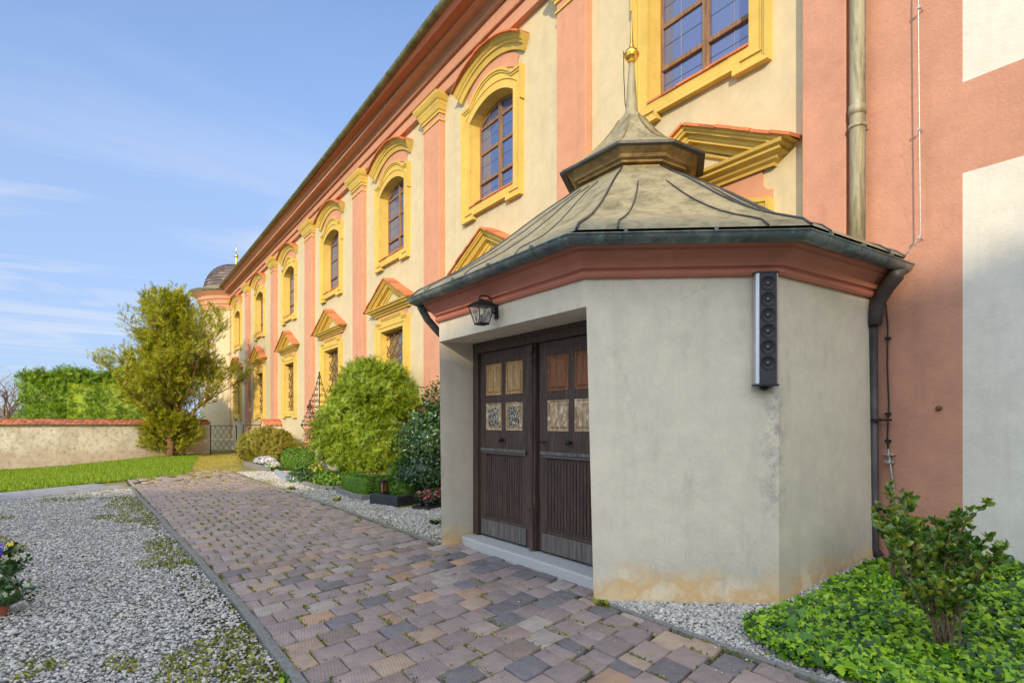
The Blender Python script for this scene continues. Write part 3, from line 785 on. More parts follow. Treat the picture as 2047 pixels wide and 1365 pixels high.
def tiles_along(mb,path,h0,h1,th,step=.26,jut=.02):
    """row of clay tiles lying on top of a moulding path (in facade plane)"""
    L=[0]
    P=[Vector(p) for p in path]
    for a,b in zip(P[:-1],P[1:]): L.append(L[-1]+(b-a).length)
    n=max(1,int(L[-1]/step))
    def at(d):
        for i in range(len(P)-1):
            if d<=L[i+1]+1e-6: return P[i].lerp(P[i+1],(d-L[i])/max(L[i+1]-L[i],1e-6)), (P[i+1]-P[i]).normalized()
        return P[-1],(P[-1]-P[-2]).normalized()
    for i in range(n):
        p,d=at(L[-1]*i/n+.004); q,d2=at(L[-1]*(i+1)/n-.004); u=Vector((-d.y,d.x)) ; u=u if u.y>0 else -u
        e=random.uniform(0,.012); a=p+u*e; b=q+u*e
        pts=[]
        for hh,dz in ((h0,0),(h1+random.uniform(-jut,jut)*.5,-.035)):
            for w,up in ((a,0),(b,0),(b,th),(a,th)): v=w+u*up; pts.append(FC(v.x,v.y+ -dz*-1,hh))
        mb.add(pts,[(0,1,2,3),(7,6,5,4),(0,4,5,1),(1,5,6,2),(2,6,7,3),(3,7,4,0)])
def upper_window(c,i):
    w=UW; mb=MB(); path=[(c-w,UZ0),(c+w,UZ0)]+arc(c,w,UZS,UR,12,True)
    # reveal + architrave following the opening
    mb.sweep(path,[(-.03,-.24),(-.004,.0),(-.004,.06),(.15,.062),(.155,.078),(.17,.08),(.172,.05)],FC,closed=True)
    # outer frame with ears and stepped foot
    W=1.10; e=.035
    zt=8.50; R2=.33
    out=[(c-W,6.02),(c-W+.48,6.02),(c-W+.48,6.10),(c+W-.48,6.10),(c+W-.48,6.02),(c+W,6.02),(c+W,7.85),(c+W+e,7.85),(c+W+e,zt)]+arc(c,W-.30,zt+.02,R2,12,True)+[(c-W-e,zt),(c-W-e,7.85),(c-W,7.85)]
    # front plate as quads strips between opening path and outline: left, right, bottom, top
    def plate(poly): mb.prism(poly,.055,0,FC)
    plate([(c-W,6.02),(c-W+.48,6.02),(c-W+.48,6.10),(c-w,6.10),(c-w,7.85),(c-W,7.85)])
    plate([(c+W,6.02),(c+W,7.85),(c+w,7.85),(c+w,6.10),(c+W-.48,6.10),(c+W-.48,6.02)])
    plate(rect(c-w,c+w,6.10,UZ0))
    plate([(c-W-e,7.85),(c-w,7.85),(c-w,UZS),(c-w,zt),(c-W-e,zt)])
    plate([(c+w,7.85),(c+W+e,7.85),(c+W+e,zt),(c+w,zt),(c+w,UZS)])
    plate(arc(c,w,UZS,UR,12,False)+[(c+w,zt)]+arc(c,W-.30,zt+.02,R2,12,True)+[(c-w,zt)])
    # raised fillets
    mb.sweep(out,[(-.085,.05),(-.085,.075),(-.05,.08),(-.045,.10),(.004,.105),(.004,-.01)],FC,closed=True)
    o=mb.obj('upper_window',M['yellow'],church)
    # hood
    hp=arc(c,1.16,8.74,.36,16,True)
    hood=MB(); hood.sweep(hp,[(0,0),(0,.07),(.04,.08),(.10,.10),(.11,.13),(.15,.14),(.17,.17),(.23,.20),(.27,.235),(.28,.25),(.28,0)],FC); ho=hood.obj('hood',M['yellow'],o)
    tl=MB(); tp=[( (p[0]-c)*1.24*1.0+c if False else p[0], p[1]) for p in arc(c,1.16+.11,8.74+.25,.385,16)]
    tiles_along(tl,tp,0,.29,.035); tl.obj('hood_tiles',M['tile'],ho)
    # pink panel between frame and hood, with hollowed ends
    pn=MB(); a=arc(c,1.02,8.48,.34,12); b=arc(c,.98,8.78,.34,12,True); pn.prism([a[0]]+a[1:-1]+[a[-1]]+[(c+.93,8.60),(c+.95,8.72)]+b+[(c-.95,8.72),(c-.93,8.60)],.03,0,FC)
    pn.obj('pink_panel',M['pink'],o)
    st=MB(); tiles_along(st,[(c-w+.0,UZ0),(c+w,UZ0)],-.2,.085,.03,.24); st.obj('sill_tiles',M['tile'],o)
    window_sash(c,0,UZ0+.02,UZS-.02,UR,w-.0,o)
for i,c in enumerate(BAY): upper_window(c,i)
def pediment(c,par,zb=4.70):
    mb=MB(); hw=1.15; z0=zb+.20
    pl=[(T,c+hw),(T-.05,c+hw),(T-.05,c-hw),(T,c-hw)]
    mb.sweep(pl,[(0,0),(.02,0),(.03,.03),(.08,.055),(.10,.09),(.11,.10),(.17,.115),(.175,.155),(.22,.165),(.235,.20),(0,.20)],lambda x,y,h:(x,y,zf(zb+h,y)))
    tn=.50; top=5.62
    def chev(a,b,h0,h1):
        # band between vertical depths a and b below the outer line, cut level at z0
        za,zb_=top-a,top-b; xa,xb=(za-z0)/tn,(zb_-z0)/tn
        mb.prism([(c+xb,z0),(c+xa,z0),(c,za),(c-xa,z0),(c-xb,z0),(c,zb_)],h0,h1,FC)
    for a,b,h in ((0,.06,.26),(.06,.10,.235),(.10,.16,.175),(.16,.20,.16),(.20,.29,.06)): chev(a,b,h,0)
    zi=top-.36; xi=(zi-z0-.06)/tn
    mb.sweep([(c-xi,z0+.06),(c+xi,z0+.06),(c,zi)],[(0,.0),(0,.03),(.03,.045),(.06,.045),(.06,0)],FC,closed=True)
    p=mb.obj('pediment',M['yellow'],par)
    t=MB(); xo=(top-z0)/tn+.05
    tiles_along(t,[(c-xo,z0-.01),(c,top+.012)],0,.31,.035,.24)
    tiles_along(t,[(c,top+.012),(c+xo,z0-.01)],0,.31,.035,.24)
    t.obj('pediment_tiles',M['tile'],p)
    return p
def lower_window(c,i):
    w=LW; mb=MB(); z0,z1=LOWZ; path=rect(c-w,c+w,z0,z1)
    mb.sweep(path,[(-.04,-.26),(-.004,0),(-.004,.06),(.10,.062),(.105,.082),(.13,.085),(.132,.05)],FC,closed=True)
    W=1.10
    out=[(c-W,1.86),(c-W+.5,1.86),(c-W+.5,1.94),(c+W-.5,1.94),(c+W-.5,1.86),(c+W,1.86),(c+W,4.52),(c+W-.34,4.52),(c+W-.34,4.62),(c-W+.34,4.62),(c-W+.34,4.52),(c-W,4.52)]
    def plate(poly): mb.prism(poly,.055,0,FC)
    plate(rect(c-W,c-w,1.94,4.52)); plate(rect(c+w,c+W,1.94,4.52)); plate(rect(c-w,c+w,1.94,z0)); plate(rect(c-w,c+w,z1,4.52)); plate(rect(c-W+.34,c+W-.34,4.52,4.62))
    plate(rect(c-W,c-W+.5,1.86,1.94)); plate(rect(c+W-.5,c+W,1.86,1.94))
    mb.sweep(out,[(-.08,.05),(-.08,.075),(-.045,.08),(-.04,.10),(.004,.105),(.004,-.01)],FC,closed=True)
    o=mb.obj('lower_window',M['yellow'],church)
    pn=MB(); pn.prism(rect(c-.98,c+.98,4.45,4.72),.03,0,FC); pn.obj('pink_panel',M['pink'],o)
    pediment(c,o)
    g=MB(); g.prism(rect(c-w,c+w,z0,z1),-.22,-.24,FC); g.obj('glass_pane',M['glassdk'],o)
    gr=MB(); nb=7
    for k in range(nb+1):
        ph=0 if k%2 else PI; x0=c-w+.04+(2*w-.08)*k/nb; amp=(2*w-.08)/nb*.42
        gr.tube([FC(x0+amp*math.sin(ph+(z-z0)*2*PI/.42)*1, z, -.13) for z in np.arange(z0+.02,z1,.052)],.013,5)
    for z in (z0+.05,z0+.7,z0+1.4,z1-.05): gr.tube([FC(c-w,z,-.13),FC(c+w,z,-.13)],.014,5)
    gr.obj('lattice_grille',M['rust'],o)
for i,c in enumerate(BAY[1:]): lower_window(c,i)
# first bay below: blind arched panel
c=BAY[0]; mb=MB(); W=1.12
mb.prism([(c-W,1.2),(c+W,1.2),(c+W,4.30)]+arc(c,W-.12,4.32,.16,12,True)+[(c-W,4.30)],.055,0,FC)
mb.sweep([(c-W,1.2),(c+W,1.2),(c+W,4.33)]+arc(c,W-.12,4.35,.16,12,True)+[(c-W,4.33)],[(-.09,.05),(-.09,.08),(-.05,.085),(-.045,.105),(.004,.11),(.004,-.01)],FC,closed=True)
mb.sweep([(c-W+.25,1.4),(c+W-.25,1.4),(c+W-.25,4.05)]+arc(c,W-.27,4.07,.14,12,True)+[(c-W+.25,4.05)],[(-.03,.05),(-.03,.075),(0,.08),(.02,.08),(.02,.05)],FC,closed=True)
blind=mb.obj('blind_window',M['yellow'],church)
pn=MB(); hol=[(c+1.0,4.46),(c+.97,4.52)]
pn.prism([(c-1.12,4.30),(c+1.12,4.30),(c+1.12,4.44)]+[(c+1.12-.13*math.sin(R(a)),4.57-.13*math.cos(R(a))) for a in (0,25,50,75,90)]+[(c+.99,4.74),(c-.99,4.74)]+[(c-1.12+.13*math.sin(R(a)),4.57-.13*math.cos(R(a))) for a in (90,75,50,25,0)]+[(c-1.12,4.44)],.03,0,FC)
pn.obj('pink_panel',M['pink'],blind); pediment(c,blind)
# turret at the far end
tc=(7.25,41.2); RT=2.0
mb=MB(); mb.lathe([(RT,0),(RT,8.6)],(tc[0],tc[1],0),48)
mb.lathe([(RT+.08,0),(RT+.08,.62),(RT,.66)],(tc[0],tc[1],0),48)
tur=mb.obj('turret',M['cream'],church,smooth=True,auto=40)
mb=MB(); mb.lathe([(RT-.02,8.55),(RT+.06,8.55),(RT+.07,8.85),(RT+.13,8.9),(RT+.14,9.12),(RT+.22,9.2),(RT+.24,9.38),(RT+.40,9.52),(RT+.5,9.6),(RT+.56,9.66),(RT,9.7)],(tc[0],tc[1],0),56); mb.obj('turret_cornice',M['pink'],tur,smooth=True,auto=25)
mb=MB(); mb.lathe([(RT+.56,9.68),(RT+.64,9.66),(RT+.70,9.72),(RT+.70,9.80),(RT+.58,9.80)],(tc[0],tc[1],0),56); mb.obj('turret_gutter',M['gutter2'],tur,smooth=True,auto=50)
def slate(name,c):
    m,n,p=nt(name); v=coords(n)
    g=n.nodes.new('ShaderNodeNewGeometry'); col=ramp(n,g.outputs['Random Per Island'],[(0,tuple(x*.6 for x in c)),(.5,c),(1,tuple(x*1.5 for x in c))])
    n.links.new(col,p.inputs['Base Color']); p.inputs['Roughness'].default_value=.6; return m
mb=MB()
rows=14
for r in range(rows):
    a0=PI/2*r/rows; a1=PI/2*(r+1.15)/rows
    r0=(RT+.02)*math.cos(a0)**.8*.92+.05; r1=(RT+.02)*max(math.cos(min(a1,PI/2)),0)**.8*.92+.03
    z0_=9.75+2.0*math.sin(a0); z1_=9.75+2.0*math.sin(min(a1,PI/2))
    n_=max(8,int(2*PI*r0/.42))
    for k in range(n_):
        b0=2*PI*(k+.5*(r%2))/n_; b1=b0+2*PI/n_*.97
        mb.add([(tc[0]+(r0+.03)*math.cos(b0),tc[1]+(r0+.03)*math.sin(b0),z0_),(tc[0]+(r0+.03)*math.cos(b1),tc[1]+(r0+.03)*math.sin(b1),z0_),(tc[0]+r1*math.cos(b1),tc[1]+r1*math.sin(b1),z1_),(tc[0]+r1*math.cos(b0),tc[1]+r1*math.sin(b0),z1_)],[(0,1,2,3)])
mb.obj('turret_dome',slate('brown_shingle',(.13,.10,.085)),tur)
mb=MB(); mb.lathe([(.25,0),(.12,.15),(.06,.4),(.05,.6)],(tc[0],tc[1],11.7),12); mb.lathe([(.001,.0),(.1,.04),(.14,.13),(.1,.22),(.001,.26)],(tc[0],tc[1],12.25),14); mb.tube([(tc[0],tc[1],12.4),(tc[0],tc[1],13.15)],.02,6); mb.obj('turret_finial',M['gold'],tur,smooth=True)
mb=MB(); mb.tube([FC(39.6,10.35,.74),FC(39.6,10.15,.70),FC(39.62,9.0,.2),FC(39.62,8.5,.12),FC(39.62,3,.12),FC(39.62,.4,.12)],.085,10); mb.obj('downpipe',M['pipe'],church,smooth=True)
# big downpipe beside the first pilaster
mb=MB(); ps=2.975; mb.tube([(T-.13,ps,9.4),(T-.13,ps,0.3)],.075,16)
dp=mb.obj('downpipe',M['pipe'],church,smooth=True)
for z in (4.86,2.1,7.4):
    mb=MB(); mb.tube([(T-.13,ps,z),(T-.13,ps,z+.10)],.083,16); mb.obj('pipe_socket',M['pipe'],dp,smooth=True); mb=MB(); mb.tube([(T-.13,ps,z-.14),(T-.13,ps,z-.11)],.090,16); mb.tube([(T-.13,ps,z-.125),(T+.02,ps-.05,z-.125)],.012,6)
    mb.obj('pipe_collar',M['pipe'],dp,smooth=True)
mb=MB(); mb.tube([(T-.13+.0,ps-.077,9.2),(T-.13,ps-.077,3.0)],.004,4); mb.obj('pipe_seam',M['dkpipe'],dp)

# ================================================================== CHAPEL
ch=thing('chapel','small octagonal cream porch chapel with copper bell roof and old double door','chapel')
CC=(5.66,5.34)
C7=(4.92,7.79);C0t=(3.606,6.756);C1t=(3.60,3.947);C2=(4.92,2.89);C3=(6.40,2.86)
C0b=(3.633,6.737);C1b=(3.657,3.907);C3b=(6.45,2.82);C2b=(4.925,2.885)
ZT=2.93; ZL=2.655
def loft(mb,pb,pt,z0,z1):
    n=len(pb); mb.add([(x,y,z0) for x,y in pb]+[(x,y,z1) for x,y in pt],[tuple(range(n-1,-1,-1)),tuple(range(n,2*n))]+[(i,(i+1)%n,n+(i+1)%n,n+i) for i in range(n)])
mb=MB(); i_=(3.87,4.05)
def q_(b,t,z): f=(z+.1)/(ZL+.1); return (b[0]+(t[0]-b[0])*f,b[1]+(t[1]-b[1])*f)
ZH=ZT+.2
loft(mb,[C1b,C2b,C3b,(6.72,2.82),(6.72,4.08),i_],[q_(C1b,C1t,ZH),q_(C2b,C2,ZH),q_(C3b,C3,ZH),(6.72,2.86),(6.72,4.08),(3.83,4.08)],-.1,ZH)
loft(mb,[C0b,(4.30,6.70),(6.72,6.70),(6.72,7.8),(4.92,7.79)],[q_(C0b,C0t,ZH),(4.30,6.70),(6.72,6.70),(6.72,7.8),(4.92,7.79)],-.1,ZH)
c0,c1=q_(C0b,C0t,ZL),q_(C1b,C1t,ZL); c2,c3=q_(C0b,C0t,ZH),q_(C1b,C1t,ZH)
loft(mb,[c1,(4.3,4.06),(4.3,6.72),c0],[c3,(4.3,4.06),(4.3,6.72),c2],ZL,ZH)
cw=mb.obj('wall',M['chapel'],ch)
PLAN=[(6.72,7.8),(4.92,7.79),C0t,C1t,C2,C3,(6.70,2.86)]
mb=MB(); mb.sweep(PLAN,[(0,2.90),(.035,2.905),(.05,2.925),(.05,2.955),(.035,2.965),(.045,2.975),(.07,2.985),(.075,3.0),(.10,3.04),(.145,3.085),(.17,3.10),(.175,3.125),(.20,3.14),(.215,3.17),(.215,3.21),(0,3.22)],XY)
mb.obj('cornice',M['chpink'],ch)
# gutter
mb=MB(); pr=halfring(.075,.006,.29,3.195,8); mb.sweep(PLAN,pr,XY,ring=True)
# rolled bead at the rim
mb.sweep(PLAN,[(.365+.009*math.cos(a),3.197+.009*math.sin(a)) for a in np.linspace(0,2*PI,7)[:-1]],XY,ring=True)
cg=mb.obj('gutter',M['gutter'],ch,smooth=True,auto=35)
def offp(path,o):
    P=[Vector(p) for p in path];out=[]
    for i in range(len(P)):
        a=(P[i]-P[i-1]).normalized() if i else (P[1]-P[0]).normalized()
        b=(P[i+1]-P[i]).normalized() if i<len(P)-1 else (P[-1]-P[-2]).normalized()
        na=Vector((a.y,-a.x));nb=Vector((b.y,-b.x));d=na+nb;d/=max(d.dot(na),.25);out.append(P[i]+d*o)
    return out
GP=offp(PLAN,0)
for i,fr in ((2,(.12,.36,.62,.88)),(3,(.18,.62)),(4,(.12,.5,.86)),(1,(.5,))):
    a,b=GP[i],GP[i+1]
    for f in fr:
        mb=MB(); p=a.lerp(b,f); d=(b-a).normalized(); p0=p-d*.014;p1=p+d*.014
        mb.sweep([p0,p1],halfring(.082,.014,.29,3.197,8),XY,ring=True)
        mb.sweep([p0,p1],[(.355,3.19),(.385,3.19),(.385,3.225),(.355,3.225)],XY,ring=True)
        mb.obj('gutter_bracket',M['gutter'],cg,smooth=True,auto=40)
# seam collars near the corners
# roof: concentric bell-shaped octagon
def octa(q,z,full=True):
    pts=[(4.92,7.79),C0t,C1t,C2,C3,(7.72,3.93),(7.72,6.75),(6.40,7.82)]
    return [Vector((CC[0]+(x-CC[0])*q,CC[1]+(y-CC[1])*q,z)) for x,y in pts]
RP=[(.27,4.66),(.34,4.53),(.42,4.40),(.50,4.26),(.58,4.11),(.66,3.96),(.74,3.82),(.82,3.69),(.90,3.57),(.98,3.465),(1.06,3.37),(1.11,3.31),(1.145,3.235)]
mb=MB(); V=[];F=[]
for q,z in RP: V+=octa(q,z)
for i in range(len(RP)-1):
    for k in range(8): l=(k+1)%8; F.append((i*8+k,i*8+l,(i+1)*8+l,(i+1)*8+k))
mb.add(V,F); rf=mb.obj('roof',M['roofcu'],ch)
def clip_x(o,x):
    me=o.data; bm=bmesh.new(); bm.from_mesh(me)
    bmesh.ops.bisect_plane(bm,geom=bm.verts[:]+bm.edges[:]+bm.faces[:],plane_co=(x,0,0),plane_no=(1,0,0),clear_outer=True); bm.to_mesh(me); bm.free()
clip_x(rf,T+.03)
for p_ in rf.data.polygons: p_.use_smooth=True
rf.data.set_sharp_from_angle(angle=R(28))
# hips and standing seams
hip=MB()
rings=[octa(q,z) for q,z in RP]
def seam(pa,r=.011,up=.010):
    hip.tube([p+Vector((0,0,up)) for p in pa if p.x<T],r,5)
for k in (0,1,2,3,4): seam([rg[k] for rg in rings],.013,.008)
hip.obj('hip_seam',M['darkcu'],rf,smooth=True)
hip=MB()
for k in (0,1,2,3,4):
    l=(k+1)%8
    for f in ((.18,.82) if k in (2,3) else (.12,.42,.72)):
        i0=3 if k in(2,3) else 1
        pa=[rg[k].lerp(rg[l],.5+(f-.5)*(.55+.45*min(1,(i-i0)/7.))) for i,rg in enumerate(rings) if i>=i0]
        if k==1 or k==0:
            hip.tube([p+Vector((0,0,.006)) for p in pa if p.x<T],.007,4)
        else: hip.tube([p+Vector((0,0,.010)) for p in pa if p.x<T],[.003]+[.009]*(len([p for p in pa if p.x<T])-1),5)
hip.obj('standing_seam',M['darkcu'],rf,smooth=True)
# lantern
def oct_lathe(mb,prof):
    n=len(prof); V=[];F=[]
    for q,z in prof: V+=octa(q,z)
    for i in range(n-1):
        for k in range(8): l=(k+1)%8; F.append((i*8+k,i*8+l,(i+1)*8+l,(i+1)*8+k))
    mb.add(V,F)
mb=MB(); oct_lathe(mb,[(0.2651,4.60),(0.2558,4.66),(0.2558,4.70),(0.2790,4.705),(0.2837,4.735),(0.3023,4.74),(0.3116,4.77),(0.3255,4.80),(0.3367,4.83),(0.3404,4.84)]); ln=mb.obj('lantern',M['lantcu'],ch)
mb=MB(); oct_lathe(mb,[(0.3404,4.835),(0.3581,4.83),(0.3627,4.85),(0.3581,4.87),(0.3069,4.945),(0.2511,5.03),(0.1953,5.135),(0.1442,5.26),(0.0977,5.40),(0.0650,5.53),(0.0420,5.60)]); lr=mb.obj('lantern_roof',M['roofcu'],ln)
mb=MB(); oct_lathe(mb,[(0.3441,4.822),(0.3739,4.822),(0.3757,4.850),(0.3581,4.872)]); mb.obj('drip_edge',M['darkcu'],ln)
mb=MB(); LR=[octa(q+.002,z) for q,z in [(0.3581,4.87),(0.3069,4.945),(0.2511,5.03),(0.1953,5.135),(0.1442,5.26),(0.0977,5.40),(0.0650,5.53)]]
for k in range(8): mb.tube([rg[k] for rg in LR],.011,5)
mb.obj('hip_seam',M['lantcu'],lr,smooth=True)
mb=MB(); mb.lathe([(.10,5.56),(.105,5.60),(.085,5.63),(.075,5.72),(.035,6.26),(.03,6.28)],(CC[0],CC[1],0),20); sp=mb.obj('spire',M['roofcu'],ln,smooth=True)
mb=MB(); cz=6.38; mb.lathe([(.001,-.11),(.05,-.10),(.055,-.085)]+[(.092*math.cos(a),.092*math.sin(a)) for a in np.linspace(-1.1,-.08,8)]+[(.102,-.008),(.102,.008)]+[(.092*math.cos(a),.092*math.sin(a)) for a in np.linspace(.08,1.15,8)]+[(.03,.095),(.03,.13),(.022,.14),(.006,.46),(.001,.47)],(CC[0],CC[1],cz),24)
mb.obj('gilded_ball',M['gold'],sp,smooth=True,auto=40)
mb=MB(); b=(CC[0]-.06,CC[1]+.03); mb.tube([(b[0]+.02,b[1],5.58),(b[0]-.02,b[1]+.01,5.75),(b[0]-.03,b[1]+.02,6.1),(b[0]-.035,b[1]+.02,6.42)],.006,5); mb.obj('lightning_rod',M['iron'],ln)
# downpipe at the right corner
mb=MB(); g1=Vector((6.50,2.575,3.14))
mb.tube([g1,g1+Vector((.02,.02,-.07)),(6.55,2.68,2.99),(6.57,2.77,2.86),(6.58,2.80,2.74),(6.58,2.81,2.62)],[.078,.078,.075,.070,.065,.062],16)
mb.tube([(6.59,2.83,2.64),(6.60,2.82,.3),(6.61,2.77,.22)],.043,12)
cd=mb.obj('downpipe',M['dkpipe'],ch,smooth=True)
for z in (1.62,.70):
    mb=MB(); mb.tube([(6.595,2.81,z),(6.595,2.81,z+.03)],.053,12); mb.tube([(6.6,2.78,z+.015),(6.6,2.66,z+.015)],.012,6)
    mb.obj('pipe_collar',M['iron'],cd)
mb=MB(); mb.tube([(3.45,6.98,3.13),(3.62,7.12,3.0),(3.9,7.3,2.86),(4.3,7.62,2.75)],.05,12); mb.obj('downpipe',M['gutter'],ch,smooth=True)
# threshold
mb=MB(); mb.prism([(3.84,3.98),(4.32,3.98),(4.32,6.69),(3.90,6.69),(3.86,6.55)],-.02,.13,XY); mb.obj('threshold',M['granite'],ch,bevel=.02)
# door frame
mb=MB(); DT=4.14
mb.box(DT-.06,DT+.08,6.58,6.70,.13,2.65); mb.box(DT-.06,DT+.08,4.06,4.20,.13,2.65); mb.box(DT-.065,DT+.08,4.20,6.58,2.52,2.65)
mb.box(DT-.085,DT-.06,4.1,6.68,2.615,2.65)
mb.obj('door_frame',M['darkwood'],ch,bevel=.006)
mb=MB(); mb.box(4.35,4.4,4.08,6.7,-.05,2.7); mb.obj('inner_wall',M['soil'],ch)
def leaf_(s0,s1,mats4,name='door_leaf',post=True):
    """s0 near hinge side; panels ordered: upper far, upper near, lower far, lower near"""
    mb=MB(); z0,z1=.155,2.515; x0=DT-.02; x1=DT+.03
    w=s1-s0; rl=.135; mid=(s0+s1)/2
    mb.box(DT,x1,s0,s1,z0,z1)                                   # backing
    mb.box(x0,DT,s0,s0+rl,z0,z1); mb.box(x0,DT,s1-rl,s1,z0,z1); mb.box(x0+.001,DT,mid-.045,mid+.045,1.50,2.38)
    for a,b in ((z0,.40),(1.24,1.51),(1.865,1.955),(2.36,z1)): mb.box(x0+.002,DT,s0+rl,s1-rl,a,b)
    lf=mb.obj(name,M['darkwood'],ch,bevel=.004)
    # reeded lower panel
    mb=MB(); n=15; a0=s0+rl+.02; a1=s1-rl-.02
    for k in range(n):
        u=a0+(a1-a0)*(k+.5)/n; r=(a1-a0)/n*.42
        mb.tube([(DT,u,.44),(DT,u,1.18)],[r,r],8)
    mb.sweep([(s0+rl+.005,.41),(s1-rl-.005,.41),(s1-rl-.005,1.22),(s0+rl+.005,1.22)],[(-.014,0),(-.014,.014),(0,.016),(0,0)],lambda x,y,h:(DT-h,x,y),closed=True,ring=True)
    mb.obj('reeded_panel',M['darkwood'],lf,smooth=True,auto=30)
    mb=MB(); mb.box(DT-.055,DT-.021,s0+.04,s1-.04,1.245,1.285); mb.box(DT-.04,DT-.021,s0+.05,s1-.05,1.215,1.244); mb.obj('ledge',M['darkwood2'],lf,bevel=.006); mb=MB(); mb.box(DT-.035,DT-.021,s0+.05,s1-.05,.16,.36); mb.obj('kick_board',M['darkwood2'],lf,bevel=.006)
    qs=[(mid+.05,s1-rl-.005,1.96,2.355),(s0+rl+.005,mid-.05,1.96,2.355),(mid+.05,s1-rl-.005,1.515,1.86),(s0+rl+.005,mid-.05,1.515,1.86)]
    for (a,b,c_,d_),mt in zip(qs,mats4):
        mb=MB(); mb.sweep([(a,c_),(b,c_),(b,d_),(a,d_)],[(0,0),(0,.022),(-.012,.018),(-.022,.006),(-.026,.006),(-.05,.022),(-.055,.024)],lambda x,y,h:(DT-h+.004,x,y),closed=True); pm_=mb.obj('panel_moulding',M['paleflake' if mt=='peelwood' else mt],lf); mb=MB()
        e=.055; mb.prism([(a+e,c_+e),(b-e,c_+e),(b-e,d_-e),(a+e,d_-e)],.024,0,lambda x,y,h:(DT-h+.004,x,y)); mb.obj('door_panel',M[mt],lf)
    mb=MB(); mb.lathe([(.012,0),(.012,.03),(.03,.04),(.034,.055),(.025,.07),(.001,.075)],(0,0,0),16)
    mb.v=[(DT-.02-z,mid+x,1.395+y) for x,y,z in mb.v]; mb.obj('door_knob',M['iron'],lf,smooth=True)
    return lf
leaf_(5.50,6.575,('tanwood','tanwood','peelwood','peelwood'))
l2=leaf_(4.205,5.30,('redwood','redwood','paleflake','paleflake'))
mb=MB(); mb.box(DT-.06,DT+.03,5.335,5.465,.155,2.515); mb.tube([(DT-.06,5.40,.65),(DT-.06,5.40,2.42)],.038,12); mb.box(DT-.085,DT-.06,5.35,5.45,.155,.62); mb.box(DT-.10,DT-.06,5.345,5.455,2.42,2.50); mb.tube([(DT-.06,5.4,.62),(DT-.06,5.4,.68)],.048,12); mb.tube([(DT-.06,5.4,2.3),(DT-.06,5.4,2.36)],.046,12)
mb.obj('centre_post',M['darkwood'],ch,bevel=.004)
mb=MB(); mb.box(DT+.0,DT+.03,5.30,5.335,.155,2.515); mb.box(DT+.0,DT+.03,5.465,5.50,.155,2.515); mb.obj('rebate',M['darkwood'],ch)
mb=MB(); mb.tube([(DT-.02,5.22,1.39),(DT-.07,5.22,1.39)],.012,8); mb.tube([(DT-.07,5.22,1.39),(DT-.075,5.13,1.395)],.010,8); mb.obj('door_handle',M['iron'],l2,smooth=True)

# wall lantern ---------------------------------------------------------------
wl=thing('wall_lantern','black iron carriage lantern with clear panes on the lintel above the chapel door','lantern',(3.60,5.40,2.83))
mb=MB(); mb.box(-.02,.0,-.03,.03,-.08,.09); mb.tube([(-.02,0,.04),(-.07,0,.05),(-.07,0,.11),(-.085,0,.145),(-.12,0,.16),(-.19,0,.16),(-.225,0,.145),(-.235,0,.10)],.010,8); mb.tube([(-.02,0,-.02),(-.06,0,-.01),(-.07,0,.05)],.014,8); mb.obj('bracket',M['iron'],wl,bevel=.003)
LX=-.20
def frus(mb,w0,z0,w1,z1,t=.006):
    for sx,sy in ((1,1),(1,-1),(-1,-1),(-1,1)): mb.tube([(LX+sx*w0,sy*w0,z0),(LX+sx*w1,sy*w1,z1)],t,5)
    for w,z in ((w0,z0),(w1,z1)):
        c4=[(LX+sx*w,sy*w,z) for sx,sy in ((1,1),(1,-1),(-1,-1),(-1,1))]
        for i in range(4): mb.tube([c4[i],c4[(i+1)%4]],t,5)
mb=MB(); frus(mb,.055,-.145,.105,.045); mb.box(LX-.06,LX+.06,-.06,.06,-.16,-.145)
c4=[(LX+sx*.125,sy*.125,.045) for sx,sy in ((1,1),(1,-1),(-1,-1),(-1,1))]; mb.add(c4+[(LX+sx*.06,sy*.06,.095) for sx,sy in ((1,1),(1,-1),(-1,-1),(-1,1))],[(0,1,5,4),(1,2,6,5),(2,3,7,6),(3,0,4,7),(4,5,6,7),(3,2,1,0)]); mb.box(LX-.02,LX+.02,-.02,.02,.09,.115)
mb.obj('lamp_frame',M['iron'],wl)
mb=MB(); w0,w1=.052,.10
for a in range(4):
    r_=Matrix.Rotation(a*PI/2,3,'Z'); q=[Vector((-w0,-w0,-.142)),Vector((-w0,w0,-.142)),Vector((-w1,w1,.042)),Vector((-w1,-w1,.042))]
    mb.add([(r_@v)+Vector((LX,0,0)) for v in q],[(0,1,2,3)])
mb.obj('lamp_glass',M['lampglass'],wl)
mb=MB()
for sy in (-1,1):      # leafy scrolls in front of the panes
    for a in range(4):
        r_=Matrix.Rotation(a*PI/2,3,'Z')
        pts=[Vector((-.062-.004,.0,-.14)),Vector((-.074,sy*.012,-.09)),Vector((-.082,sy*.034,-.055)),Vector((-.086,sy*.03,-.02)),Vector((-.084,sy*.012,-.03)),Vector((-.086,sy*.022,-.045))]
        mb.tube([(r_@v)+Vector((LX,0,0)) for v in pts],.0028,4)
        mb.tube([(r_@Vector((-.068,0,-.14)))+Vector((LX,0,0)),(r_@Vector((-.088,0,.0)))+Vector((LX,0,0))],.0025,4)
mb.tube([(LX,0,-.14),(LX,0,-.05)],.012,8); mb.obj('scrollwork',M['iron'],wl)

# loudspeaker ------------------------------------------------------------------
nrm=Vector((-1.04,-1.32,0)).normalized(); tg=Vector((1.32,-1.04,0)).normalized()*1
pc=Vector((C2[0],C2[1],0))-tg*.135
ang=math.atan2(tg.y,tg.x)
sp_=thing('loudspeaker','tall narrow silver and black column loudspeaker with six round drivers under the chapel eave','loudspeaker',(pc.x,pc.y,1.93),ang)
